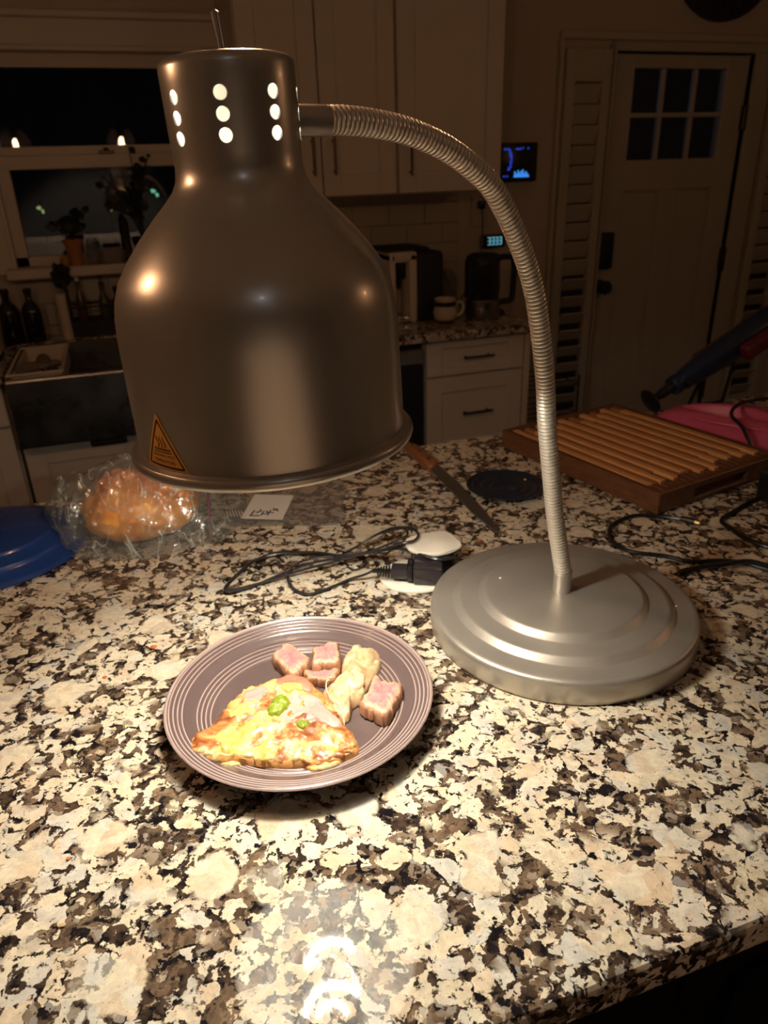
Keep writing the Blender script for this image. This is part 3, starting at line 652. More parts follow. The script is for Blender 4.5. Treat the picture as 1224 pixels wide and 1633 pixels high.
# ------------------------------------------------------------------ island
isl = thing('kitchen_island', (.4, .8, FLOOR), 'kitchen island with a thick speckled granite top carrying the heat lamp', 'kitchen island')
mo('granite_top', box(-1.3, 2.0, .250, 1.285, -.032, 0, .006, 3), GRANITE, isl, smooth=False)
mo('body', box(-1.1, 1.8, .56, 1.22, -.78, -.033, .002), DARK, isl, smooth=False)
mo('toe_kick', box(-1.05, 1.75, .62, 1.16, FLOOR, -.78), BLACKM, isl, smooth=False)
for k in range(5): mo('panel', box(-1.06+k*.572, -1.06+k*.572+.54, .548, .56, -.74, -.07, .003), DARK, isl, smooth=False)
st = thing('bar_stool', (.50, .18, FLOOR), 'dark round-seated bar stool tucked under the near edge of the island', 'stool')
mo('seat', lathe([(0, 0), (.14, 0), (.158, .012), (.16, .03), (.145, .048), (.08, .052), (0, .050)], (.50, .18, -.265), 48), simple('dark_vinyl', (.02, .02, .02), .5), st)
for k in range(4):
    a = pi/4+k*pi/2; mo('leg', tube([(.50+.10*cos(a), .18+.10*sin(a), -.266), (.50+.17*cos(a), .18+.17*sin(a), FLOOR)], .012, 10), BLACKM, st)
mo('foot_ring', tube([(.50+.14*cos(2*pi*k/32), .18+.14*sin(2*pi*k/32), -.62) for k in range(32)], .007, 8, closed=True), BLACKM, st)

# ================================================================== heat lamp
hl = thing('heat_lamp', (.4287, .6366, 0), 'silver gooseneck heat lamp with a big bell shade hanging over the plate', 'lamp')
BX, BY = .4287, .6366
mo('base', lathe([(0, 0), (.150, 0), (.1535, .002), (.1540, .006), (.1540, .0245), (.1530, .0275), (.1505, .0292), (.1465, .0297), (.1285, .0297), (.1265, .0302),
    (.1215, .0362), (.1195, .0370), (.1170, .0373), (.0985, .0373), (.0965, .0378), (.0915, .0438), (.0895, .0447), (.0870, .0450), (.0105, .0450), (.0105, .0440), (0, .0440)], (BX, BY, 0), 160), ALU, hl, ang=60)
gp = [(.427, .636, .070), (.421, .634, .094), (.407, .6305, .15), (.395, .627, .21), (.386, .625, .26), (.379, .623, .309), (.365, .619, .371), (.352, .616, .409), (.330, .610, .449), (.307, .6035, .480), (.285, .597, .4965), (.258, .590, .5115), (.226, .581, .5225), (.197, .573, .528), (.169, .566, .5305), (.153, .5620, .5303)]
mo('ferrule', lathe([(0, 0), (.0104, 0), (.0104, .0270), (.0098, .0275), (0, .0275)], (.4277, .6362, .0452), 32), ALU, hl, label='smooth lower sleeve')
P = spline(gp, 24)
L = [0]
for a, b_ in zip(P, P[1:]): L.append(L[-1]+(b_-a).length)
pitch = .0039; PP, RR = [], []
j = 0; nco = int(L[-1]/pitch); stp = [(0, .0081), (.07, .0093), (.45, .0098), (.82, .0094), (.89, .0081)]
for k in range(nco):
    for f_, rr in stp:
        s = (k+f_)*pitch
        while j < len(L)-2 and L[j+1] < s: j += 1
        PP.append(P[j].lerp(P[j+1], (s-L[j])/(L[j+1]-L[j]))); RR.append(rr)
g = tube(PP, RR, 28)
mi = []
for i in range(len(PP)-1): mi += [1 if i % 5 == 4 else 0]*28
mi += [0, 0]
mo('gooseneck', g, [HOSE, HOSE_GAP], hl, mi=mi, ang=25, label='coiled flexible steel arm')
mo('upper_ferrule', tube([(.124, .5535, .5303), (.1255, .5540, .5303), (.151, .5613, .5303), (.1545, .5623, .5303)], [.0099, .0101, .0101, .0097], 32), ALU_SHADE, hl, label='smooth upper sleeve')
# shade, turned about its own axis, leaning 1.8 degrees
SX, SY, SZ = .093, .541, .31
rot = Matrix.Translation((SX, SY, SZ)) @ Matrix.Rotation(R(-1.8), 4, Vector((sin(YAW), cos(YAW), 0))) @ Matrix.Translation((-SX, -SY, -SZ))
outer = [(0, .2555), (.036, .2552), (.0400, .2542), (.0424, .2520), (.0431, .2490), (.0430, .240), (.0427, .215), (.0422, .200), (.0421, .193), (.0432, .186), (.0462, .1800), (.0520, .1735), (.0620, .1638), (.0735, .1515), (.0840, .1385), (.0920, .1265), (.0965, .1150),
         (.0988, .1030), (.0997, .090), (.1000, .070), (.1003, .050), (.1003, .030), (.1003, .0135), (.1005, .0100), (.1030, .0088), (.1052, .0088), (.1068, .0072), (.1072, .0045), (.1062, .0018), (.1042, .0006), (.1020, .0012)]
inner = [(.0988, .0060), (.0988, .030), (.0985, .070), (.0981, .090), (.0972, .103), (.0949, .1145), (.0905, .1255), (.0826, .1372), (.0722, .1500), (.0608, .1620), (.0508, .1718), (.0450, .1785), (.0419, .1850), (.0408, .193), (.0409, .200), (.0414, .215), (.0418, .240), (.0418, .2490), (.0395, .2528), (.035, .2538), (0, .2540)]
n = 120; g = lathe(outer+inner, (SX, SY, SZ), n)
me = bpy.data.meshes.new('shade'); me.from_pydata(*([g[0], [], g[1]])); me.materials.append(ALU_SHADE); me.materials.append(INNER)
no = len(outer)
def ringof(p):
    r_ = [math.hypot(me.vertices[i].co.x-SX, me.vertices[i].co.y-SY) for i in p.vertices]; return p
cnt = 0; idx = []
for k in range(len(outer+inner)-1): idx += [1 if k >= no-1 else 0]*n
me.polygons.foreach_set('material_index', idx[:len(me.polygons)])
bm = bmesh.new(); bm.from_mesh(me); bmesh.ops.recalc_face_normals(bm, faces=bm.faces); bm.to_mesh(me); bm.free()
so = bpy.data.objects.new('tmp_shade', me); COL.objects.link(so)
cut = ([], [])
for k in range(8):
    a = R(-152+45*k)
    for z in (.2325, .2212, .2098):
        M = Matrix.Translation((SX+.043*cos(a), SY+.043*sin(a), SZ+z)) @ Matrix.Rotation(a, 4, 'Z') @ Matrix.Rotation(R(90), 4, 'Y')
        cut = join(cut, tf(lathe([(0, -.006), (.0041, -.006), (.0041, .006), (0, .006)], (0, 0, 0), 24), M))
cm = bpy.data.meshes.new('cut'); cm.from_pydata(cut[0], [], cut[1])
bm = bmesh.new(); bm.from_mesh(cm); bmesh.ops.recalc_face_normals(bm, faces=bm.faces); bm.to_mesh(cm); bm.free(); cm.materials.append(INNER)
co = bpy.data.objects.new('tmp_cut', cm); COL.objects.link(co)
md = so.modifiers.new('b', 'BOOLEAN'); md.object = co; md.operation = 'DIFFERENCE'; md.solver = 'EXACT'
bpy.context.view_layer.update()
dg = bpy.context.evaluated_depsgraph_get(); sm = bpy.data.meshes.new_from_object(so.evaluated_get(dg))
g = [tuple(rot @ v.co) for v in sm.vertices], [tuple(p.vertices) for p in sm.polygons]; mi = [p.material_index for p in sm.polygons]
bpy.data.objects.remove(so); bpy.data.objects.remove(co)
shade = mo('shade', g, [ALU_SHADE, INNER], hl, mi=mi, ang=40, label='bell-shaped grey metal shade with vent holes round its neck')
FILM_ = emit('filament_glow', (1.0, .90, .74), HEAT_BULB)
bulb = mo('bulb', tf(lathe([(0, .009), (.020, .0100), (.034, .0135), (.0385, .028), (.0375, .046), (.0390, .052), (.0425, .066), (.0430, .095), (.040, .118), (.030, .140), (.018, .160), (.0145, .172), (.0135, .182), (0, .182)], (SX, SY, SZ), 48), rot), JARGL, hl, label='clear glass heat bulb')
def arc(cx, cy_, z, rr, a0, a1, w_, wob=0.):
    N = 40; return tf(tube([(cx+(rr+wob*sin(k*2.1))*cos(R(a0+(a1-a0)*k/N)), cy_+(rr+wob*cos(k*1.7))*sin(R(a0+(a1-a0)*k/N)), z) for k in range(N+1)], w_, 8), rot)
mo('filament_and_reflection', arc(.100, .540, .3255, .0285, 20, 165, .0020), FILM_, bulb)  # lower arc: glowing stand-in for the filament's reflection in the bulb's front glass
mo('filament_and_reflection', arc(.100, .538, .412, .0345, 20, 165, .0018), FILM_, bulb)
mo('filament_and_reflection', arc(.096, .536, .416, .0175, 0, 150, .0014), FILM_, bulb)
for a_ in (20, 92, 165): mo('support', tf(tube([(.100+.0345*cos(R(a_)), .538+.0345*sin(R(a_)), .412), (SX+.006*cos(R(a_)), SY+.006*sin(R(a_)), .480)], .0006, 6), rot), CHROME, bulb)
for a_ in (25, 160): mo('support', tf(tube([(.100+.0285*cos(R(a_)), .540+.0285*sin(R(a_)), .3255), (.100+.0345*cos(R(a_)), .538+.0345*sin(R(a_)), .412)], .0005, 6), rot), CHROME, bulb)
mo('socket', tf(lathe([(0, .183), (.016, .183), (.0185, .186), (.0185, .225), (.014, .235), (.014, .248), (0, .248)], (SX, SY, SZ), 28), rot), SOCKET, hl)
mo('toggle', join(tube([(.0845, .5455, .5640), (.0842, .5455, .5690)], .0038, 14), tube([(.0842, .5455, .568), (.0822, .5457, .5855), (.0817, .5458, .5895), (.0815, .5458, .5905)], [.0018, .0024, .0026, .0014], 14)), CHROME, hl, label='chrome lever on top')
# warning sticker wrapped on the shade
def wrap(pts2, rr):      # (u, v) in metres on the cylinder; u = arc from the azimuth of the sticker
    out = []
    for u, v in pts2:
        a = R(-147.6)+u/.1003
        out.append(tuple(rot @ Vector((SX+rr*cos(a), SY+rr*sin(a), SZ+.0110+v))))
    return out
def strip(poly, rr, sub=10):
    bm = bmesh.new(); f = bm.faces.new([bm.verts.new((p[0], p[1], 0)) for p in poly])
    for _ in range(3): 
        le = [e for e in bm.edges if e.calc_length() > .004]
        if le: bmesh.ops.subdivide_edges(bm, edges=le, cuts=1)
    bmesh.ops.triangulate(bm, faces=bm.faces[:]); g = geo(bm); bm.free()
    return wrap([(v[0], v[1]) for v in g[0]], rr), g[1]
def tri(h0, h1, hw, rc):
    A = [Vector((-hw, h0)), Vector((hw, h0)), Vector((0, h1))]; out = []
    for i in range(3):
        p, q, s = A[i], A[i-1], A[(i+1) % 3]
        a, b_ = p+(q-p).normalized()*rc*2, p+(s-p).normalized()*rc*2
        for t in (0, .25, .5, .75, 1): out.append(a*(1-t)**2+p*2*t*(1-t)+b_*t*t)
    return [tuple(v) for v in out]
def qgrid(x0, x1, z0, z1, rr, nx=8):
    V = wrap([(x0+(x1-x0)*i/nx, z) for z in (z0, z1) for i in range(nx+1)], rr)
    return V, [(i, i+1, i+nx+2, i+nx+1) for i in range(nx)]
tp = tri(-.0005, .0395, .0225, .0022)
def tri_rows(h0, h1, hw, rr, n=16):      # triangle built in fine rows so that it follows the curve
    V, Fc = [], []; m = 10
    for k in range(n+1):
        z = h0+(h1-h0)*k/n; w_ = hw*(1-k/n)+.0006
        V += wrap([(-w_+2*w_*i/m, z) for i in range(m+1)], rr)
    for k in range(n):
        for i in range(m): a = k*(m+1)+i; Fc.append((a, a+1, a+m+2, a+m+1))
    return V, Fc
stk = mo('warning_sticker', tri_rows(-.0005, .0385, .0220, .1006), STICK, shade, label='orange triangular hot-surface warning sticker')
# (print is drawn as thin shapes lying on the sticker, one level below the shade)
def band(P0, P1, w_, rr):
    (x0, z0), (x1, z1) = P0, P1; d_ = Vector((x1-x0, z1-z0)); nn = Vector((-d_.y, d_.x)).normalized()*w_/2; V = []
    K = 10
    for i in range(K+1):
        p = Vector((x0, z0))+d_*i/K; V += wrap([tuple(p+nn), tuple(p-nn)], rr)
    return V, [(2*i, 2*i+1, 2*i+3, 2*i+2) for i in range(K)]
T0, T1, T2 = (-.0188, .0017), (.0188, .0017), (0, .0345)
g = join(band(T0, T1, .0013, .1008), band(T1, T2, .0013, .1008), band(T2, T0, .0013, .1008),
         band((-.0085, .0139), (.0085, .0139), .0010, .1008), band((-.0095, .0120), (.0095, .0120), .0007, .1008))
for x in (-.0034, 0, .0034):
    W_ = [(x+.0011*sin(t*5.2), .0152+.0075*t) for t in [i/10 for i in range(11)]]
    for a, b_ in zip(W_, W_[1:]): g = join(g, band(a, b_, .0009, .1008))
for s_, sz, z in (('WARNING: HIGH', .0030, .0084), ('TEMPERATURE', .0034, .0042)):
    tg = text_geo(s_, sz); g = join(g, (wrap([(v[0], v[1]+z) for v in tg[0]], .1008), tg[1]))
mo('warning_print', g, INK, shade, smooth=False)

# ================================================================== plate and food
PX, PY = .1021, .5934
pl_ = thing('dinner_plate', (PX, PY, 0), 'plum-brown glazed dinner plate with ringed rim under the heat lamp', 'plate')
prof = [(0, .0035), (.070, .0035), (.072, 0), (.077, 0), (.079, .0045), (.094, .0085), (.112, .0165), (.130, .0235), (.1325, .0245), (.1335, .0258), (.1330, .0270), (.1318, .0274)]
def ridge(r0, z0, h=.0011, w_=.0012): return [(r0+w_, z0), (r0+w_*.5, z0+h), (r0-w_*.5, z0+h), (r0-w_, z0)]
top = []
def zt(r_):   # upper face height
    pts = [(0, .0072), (.088, .0072), (.096, .0092), (.104, .0130), (.112, .0182), (.1285, .0252), (.1318, .0268)]
    for (a, za), (b_, zb_) in zip(pts, pts[1:]):
        if r_ <= b_: return za+(zb_-za)*(r_-a)/(b_-a)
    return .0268
for r0 in (.1285, .1245, .1205, .1165, None, .1030, .0990, .0950, .0905):
    if r0 is None: top += [(.112, zt(.112)), (.108, zt(.108))]; continue
    top += [(r0+.0017, zt(r0+.0017)), (r0+.0007, zt(r0)+.0011), (r0-.0007, zt(r0)+.0009), (r0-.0017, zt(r0-.0017))]
top += [(.088, .0072), (.07, .0070), (.03, .0070), (0, .0070)]
g = lathe(prof+top, (PX, PY, 0), 160)
k0 = len(prof); mi = []
for k in range(len(prof+top)-1):
    a, b_ = (prof+top)[k], (prof+top)[k+1]
    crest = k >= k0 and (abs(a[0]-b_[0]) < .0016 and abs(a[0]-b_[0]) > .0012)
    edge = 9 <= k <= 11
    mi += [1 if (crest or edge) else 0]*160
mo('dish', g, [PLATE, PLATE_EDGE], pl_, mi=mi[:len(g[1])], ang=50)

PIZ = [(-.0111, .5630), (-.0097, .5495), (.0014, .5377), (.0143, .5286), (.0275, .5293), (.0548, .5155), (.0805, .5065), (.0941, .4980), (.1169, .4958), (.1306, .4998), (.1376, .5084), (.1376, .5244), (.1334, .5372), (.1315, .5571), (.1266, .5812), (.1228, .6017), (.1144, .6216), (.0999, .6352), (.0815, .6344), (.0678, .6320), (.0522, .6293), (.0377, .6190), (.0223, .5995), (.0067, .5815), (-.0048, .5740)]
def hump(x, y): return .0175-.010*max(0, (math.hypot(x-PX, y-PY)-.115))/.02+.0025*MN.noise(Vector((x*60, y*60, 1)))
CRUST = simple('pizza_crust', (.50, .23, .07), .65, 0, .35, 60, .5, bsc=250)
def cheese_mat():
    m, nt, b = newmat('melted_cheese'); nb = NB(nt); v = nb.coord()
    n1 = nb.noise(v, 40, 4, .62, .5).outputs[0]; n2 = nb.noise(v, 33, 3, .55).outputs[0]
    base = nb.ramp(n2, [(.36, (.62, .36, .08)), (.50, (.60, .45, .20)), (.62, (.64, .54, .36))])
    toast = nb.ramp(n1, [(.47, 0.), (.53, .75), (.60, 1.)])
    tc = nb.ramp(n1, [(.49, (.52, .24, .06)), (.57, (.40, .13, .03)), (.66, (.18, .05, .018))])
    nb.l(nb.mix(toast, base, tc), b.inputs['Base Color']); b.inputs['Roughness'].default_value = .38
    b.inputs['Subsurface Weight'].default_value = .15; b.inputs['Subsurface Scale'].default_value = .004
    bump(nb, b, nb.noise(v, 190, 4).outputs[0], .5, .0008); return m
CHEESE = cheese_mat()
pz = thing('pizza_slice', (.07, .57, .0072), 'cheesy ham pizza slice with green pepper on the plum-brown plate', 'pizza')
PC = Vector((.072, .565)); PZ0 = .0085
def uz(x, y): return .0086+.35*max(0, math.hypot(x-PX, y-PY)-.088)*.6
(gc, ri) = slab(PIZ, PZ0, .010, 5, 120, 10, .0015, 260, .0008, 160, under=uz, c=PC)
mo('crust', gc, CRUST, pz, ang=60)
def inset(O, f): return [(PC.x+(q[0]-PC.x)*f, PC.y+(q[1]-PC.y)*f) for q in O]
(gc, ri) = slab(inset(PIZ, .97), .013, .0085, 3, 140, 26, .0045, 330, .0030, 105, under=lambda x, y: uz(x, y)+.0050, c=PC, seed=2)
mo('cheese', gc, CHEESE, pz, ang=70)
def ztop(x, y): return uz(x, y)+.0050+.0085+.0030*MN.noise(Vector(((x)*105+2*0, (y)*105, 2)))
HAM = simple('cooked_ham', (.66, .31, .27), .4, 0, .18, 60, .3); HAMR = simple('ham_edge', (.58, .18, .12), .45, 0, .2, 60, .3)
PEPPER = simple('green_pepper', (.20, .27, .02), .3, 0, .25, 150, .5); PINE = simple('pineapple', (.62, .44, .13), .4, 0, .2, 170, .6)
TOAST = simple('toasted_cheese', (.50, .19, .05), .5, 0, .3, 120, .4)
def topping(name, O, mat, t, lift=.0095, p=2.6, amp=.0012, fr=160, s=1, label=None):
    (g_, r_) = slab(O, 0, t, p, 44, 8, .0015, 400, amp, fr, under=lambda x, y: uz(x, y)+lift, seed=s)
    return mo(name, g_, mat, pz, ang=70, label=label)
topping('ham_piece', [(.0840, .6247), (.0984, .6290), (.1121, .6200), (.1170, .5990), (.1103, .5935), (.0991, .6034), (.0819, .6145)], HAMR, .0045, .010, s=1)
topping('ham_piece', [(.0452, .6067), (.0525, .6200), (.0699, .6210), (.0751, .6064), (.0672, .5918), (.0585, .5752), (.0523, .5925)], HAM, .0045, s=2)
topping('ham_piece', [(.0867, .5913), (.1032, .5933), (.1183, .5811), (.1213, .5636), (.1296, .5370), (.1196, .5344), (.1053, .5503), (.0872, .5516), (.0743, .5623)], HAM, .0042, .0105, amp=.002, s=3)
topping('ham_piece', [(.0399, .5728), (.0556, .5832), (.0633, .5685), (.0524, .5585), (.0374, .5579)], HAM, .0038, s=4)
topping('pineapple_piece', [(.0290, .5860), (.0340, .5960), (.0440, .6020), (.0540, .6010), (.0510, .5930), (.0540, .5860), (.0430, .5830), (.0390, .5780)], PINE, .0050, s=5)
topping('pineapple_piece', [(.0110, .5590), (.0180, .5690), (.0250, .5640), (.0300, .5560), (.0240, .5500), (.0260, .5400), (.0180, .5375), (.0150, .5480)], PINE, .0046, s=6)
topping('pineapple_piece', [(.0857, .6106), (.0920, .6150), (.0991, .6130), (.1085, .6067), (.1050, .5984), (.0980, .6010), (.0909, .5989)], PINE, .0042, .0115, s=7)
topping('pepper_piece', [(.0656, .5779), (.0751, .5930), (.0856, .5949), (.0891, .5805), (.0789, .5696), (.0681, .5691)], PEPPER, .0075, .0125, 2.2, .0024, 220, 8, label='larger green pepper piece')
topping('pepper_piece', [(.0885, .5500), (.0934, .5530), (.0998, .5495), (.0965, .5418), (.0905, .5427)], PEPPER, .0035, .0125, s=9, label='small green pepper piece')
topping('toasted_patch', [(.1100, .5880), (.1200, .5860), (.1240, .5760), (.1190, .5700), (.1120, .5780)], TOAST, .0028, .0105, s=10)
topping('toasted_patch', [(.0600, .5960), (.0680, .5990), (.0700, .5920), (.0630, .5890)], TOAST, .0030, .0125, s=11)
topping('toasted_patch', [(.0920, .5190), (.1030, .5180), (.1060, .5080), (.0960, .5060)], TOAST, .0028, .0095, s=12)
topping('toasted_patch', [(.1170, .5170), (.1290, .5180), (.1340, .5080), (.1220, .5040)], TOAST, .0028, .0080, s=13)
topping('toasted_patch', [(.0380, .5480), (.0520, .5500), (.0560, .5400), (.0420, .5370)], TOAST, .0025, .0095, s=14)
topping('cheese_drip', [(.0120, .5330), (.0200, .5340), (.0300, .5290), (.0250, .5250), (.0140, .5270)], CHEESE, .0045, .0002, s=15)
topping('cheese_drip', [(.0850, .5060), (.1000, .5030), (.1180, .4990), (.1080, .4925), (.0900, .4950)], CHEESE, .0050, .0002, s=16)

def meat_mat(name, c1, c2):
    m, nt, b = newmat(name); nb = NB(nt); v = nb.coord()
    n1 = nb.noise(v, 90, 4, .6).outputs[0]
    nb.l(nb.ramp(n1, [(.3, c1), (.7, c2)]), b.inputs['Base Color']); b.inputs['Roughness'].default_value = .45
    b.inputs['Subsurface Weight'].default_value = .12; b.inputs['Subsurface Scale'].default_value = .003
    bump(nb, b, nb.noise(v, 420, 4).outputs[0], .6, .0006); return m
MPINK = meat_mat('pink_meat', (.50, .15, .17), (.60, .28, .24)); MSIDE = meat_mat('seared_meat', (.22, .085, .042), (.52, .28, .16)); MEDGE = meat_mat('browned_meat_top', (.48, .24, .16), (.62, .37, .26))
CHICKM = meat_mat('cooked_chicken', (.42, .22, .09), (.72, .56, .34))
def meat(O, z0, t, label, s, name='meat_chunk', c=None, pk=6):
    (g_, r_) = slab(O, z0, t, 6, 72, 12, .0026, 330, .0020, 160, seed=s, c=c, shrink=.96)
    mi_ = [0 if r < pk else (2 if r < 9 else 1) for r in r_]
    o = mo(name, g_, [MPINK, MSIDE, MEDGE], None, mi=mi_, ang=60)
    return tag(o, label, 'meat', 'pork pieces on the plate')
def sc_o(O, f=1.0, dx=0, dy=0):
    cx = sum(q[0] for q in O)/len(O); cy_ = sum(q[1] for q in O)/len(O); return [(cx+(q[0]-cx)*f+dx, cy_+(q[1]-cy_)*f+dy) for q in O]
meat([(.0882, .6688), (.1006, .6815), (.1107, .6853), (.1189, .6654), (.1256, .6467), (.1141, .6334), (.1025, .6242), (.0946, .6434)], .0085, .0150, 'diamond-shaped pink meat chunk at the far left of the plate, above the pizza', 21)
m2 = meat([(.1337, .6620), (.1439, .6605), (.1490, .6661), (.1607, .6615), (.1571, .6405), (.1520, .6259), (.1353, .6270), (.1243, .6320), (.1278, .6460)], .0085, .0185, 'upright pink meat chunk between the diamond-shaped chunk and the chicken', 22)
meat([(.1157, .6362), (.1240, .6290), (.1400, .6245), (.1515, .6237), (.1478, .6156), (.1402, .6084), (.1244, .6124), (.1146, .6218)], .0085, .0110, 'thin pink meat piece lying against the lower side of the upright chunk', 23)
meat([(.1819, .5952), (.1852, .5849), (.1917, .5780), (.2028, .5693), (.1973, .5564), (.1856, .5425), (.1715, .5284), (.1609, .5422), (.1534, .5571), (.1657, .5709), (.1737, .5850)], .0095, .0155, 'largest pink meat chunk with a seared near side, right of the chicken', 24)
CK = [(.1591, .6393), (.1751, .6568), (.1843, .6583), (.1874, .6494), (.1983, .6425), (.1973, .6206), (.1869, .6046), (.1758, .5920), (.1591, .5715), (.1475, .5657), (.1405, .5513), (.1309, .5531), (.1263, .5709), (.1232, .5908), (.1341, .5995), (.1502, .6156)]
(g_, r_) = slab(CK, 0, .017, 2.3, 96, 24, .0022, 300, .0042, 105, under=lambda x, y: .0082+.30*max(0, math.hypot(x-PX, y-PY)-.09), seed=31, c=(.158, .607))
ck_ = mo('chicken_piece', g_, CHICKM, None, ang=70)
tag(ck_, 'pale lumpy cooked chicken piece between the pink meat chunks', 'chicken')
(g_, r_) = slab([(.166, .636), (.180, .646), (.193, .637), (.190, .620), (.178, .606), (.170, .616)], .0180, .008, 2.2, 40, 8, .001, 300, .0012, 160, seed=33)
mo('skin_fold', g_, CHICKM, ck_, ang=70)
(g_, r_) = slab([(.150, .600), (.163, .612), (.172, .600), (.165, .583), (.152, .580), (.146, .590)], .0195, .0065, 2.2, 40, 8, .001, 300, .0008, 160, seed=34)
mo('smooth_lobe', g_, meat_mat('chicken_lobe', (.70, .42, .28), (.76, .56, .38)), ck_, ang=70)
tag(mo('cheese_string', tube(spline([(.1340, .5960, .0275), (.1300, .5930, .0290), (.1270, .5830, .0270), (.1290, .5720, .0240), (.1340, .5620, .0200), (.1345, .5500, .0130), (.1335, .5460, .0088)], 6), .0006, 6), simple('pale_cheese', (.85, .68, .42), .4)), 'thin pale strand of cheese curling between the chicken and the pizza', 'cheese')

# ================================================================== adapter, cord and white stand
wsd = thing('white_stand', (.335, .80, 0), 'white oval two-deck stand under the black power adapter, left of the lamp base', 'stand')
def ell(cx, cy_, a, b_, th, n=40): return [(cx+a*cos(t)*cos(th)-b_*sin(t)*sin(th), cy_+a*cos(t)*sin(th)+b_*sin(t)*cos(th)) for t in [2*pi*k/n for k in range(n)]]
mo('base_plate', prism(ell(.310, .801, .050, .044, -.2), 0, .0050, .0018), WHITEP, wsd)
mo('column', prism(ell(.334, .802, .030, .022, -.2), .0051, .0385), SMOKE, wsd, label='dark smoky core')
mo('top_plate', prism(resample([(a[0], a[1]) for a in spline([(.3068, .8320, 0), (.3297, .8404, 0), (.3581, .8378, 0), (.3686, .8314, 0), (.3720, .7990, 0), (.3670, .7863, 0), (.3488, .7802, 0), (.3304, .7778, 0), (.3136, .7889, 0), (.3008, .8042, 0)], 4, True)], 56), .0386, .0430, .0014), WHITEP, wsd)
ad = thing('power_adapter', (.322, .772, .0052), 'smoky black power adapter with a ribbed plug and looped cord, lying on the white stand', 'adapter')
e1 = Vector((.0300, -.0150, 0)).normalized(); e2 = Vector((-e1.y, e1.x, 0))
def obox(o, e, f_, L_, W_, z0, z1, bev): 
    return tf(box(0, L_, 0, W_, z0, z1, bev, 2), Matrix(((e.x, f_.x, 0, o[0]), (e.y, f_.y, 0, o[1]), (0, 0, 1, 0), (0, 0, 0, 1))))
mo('case', obox((.2935, .7735), e1, e2, .038, .030, .0055, .0350, .003), SMOKE, ad)
mo('seam_band', obox((.2933, .7733), e1, e2, .0384, .0304, .0290, .0300, .0003), BLACK, ad)
mo('end_block', obox((.2870, .7790), e1, e2, .0075, .024, .0090, .0330, .002), BLACK, ad)
mo('plug', obox((.2690, .7895), e1, e2, .022, .018, .0120, .0270, .002), SMOKE, ad)
mo('strain_relief', join(*[obox((.2690-.0032*(k+1), .7907+.0016*(k+1)), e1, e2, .0020, .015-.0012*k, .0130+.0006*k, .0260-.0006*k, .0006) for k in range(5)], tube([(.272, .797, .0195), (.250, .808, .0190)], .0032, 8)), BLACK, ad)
CORD1 = [(.2510, .8075, .0190), (.2400, .8130, .0120), (.2199, .8218, .0040), (.1863, .8093, .0040), (.1603, .8064, .0040), (.1453, .8276, .0050), (.1457, .8591, .0070), (.1629, .8799, .0100), (.1931, .8829, .0120), (.2267, .8730, .0140), (.2724, .8581, .0180), (.2950, .8236, .0340), (.3221, .7735, .0390), (.3490, .7780, .0330), (.3750, .7950, .0150), (.4050, .8000, .0040)]
CORD2 = [(.3700, .7850, .0280), (.3540, .7745, .0330), (.3250, .7715, .0395), (.2945, .8200, .0370), (.2631, .8579, .0180), (.2234, .8784, .0100), (.1934, .9027, .0080), (.1541, .9311, .0060), (.1165, .9243, .0050), (.0901, .8985, .0040), (.0661, .8685, .0040), (.0626, .8560, .0040), (.0830, .8546, .0040), (.1212, .8565, .0060), (.1652, .8601, .0100), (.2186, .8607, .0140), (.2609, .8508, .0240), (.2929, .8373, .0400), (.3107, .8375, .0460), (.3107, .8596, .0460), (.2835, .8855, .0300), (.2542, .8879, .0160), (.2286, .8802, .0120)]
CORD3 = [(.2228, .8588, .0180), (.1855, .8705, .0120), (.1408, .8684, .0060), (.0952, .8532, .0040), (.0665, .8475, .0060), (.0617, .8578, .0080), (.0797, .8841, .0080), (.1060, .9129, .0080), (.1430, .9195, .0100), (.1924, .8971, .0140), (.2283, .8624, .0180), (.2666, .8406, .0280), (.2945, .8169, .0460), (.3119, .8150, .0480), (.3239, .8316, .0480), (.3207, .8551, .0470), (.3009, .8835, .0360), (.2697, .8920, .0200), (.2370, .8767, .0160)]
TIE = [(.2164, .8517, .0200), (.2163, .8631, .0240), (.2257, .8712, .0220), (.2396, .8837, .0080), (.2521, .8825, .0060), (.2575, .8644, .0060), (.2487, .8487, .0040), (.2322, .8479, .0040), (.2276, .8688, .0100)]
CORDM = simple('black_cord', (.022, .020, .022), .3)
g = ([], [])
for P_ in (CORD1, CORD2, CORD3):
    Q = spline(P_, 6)
    g = join(g, tube(Q, .0014, 8), tube([q+Vector((.0013, .0022, -.0004)) for q in Q], .0014, 8))
mo('cord', g, CORDM, ad, label='black twin-wire cord looped to the left of the box')
mo('tie', tube(spline(TIE, 6), .0011, 6), CORDM, ad)

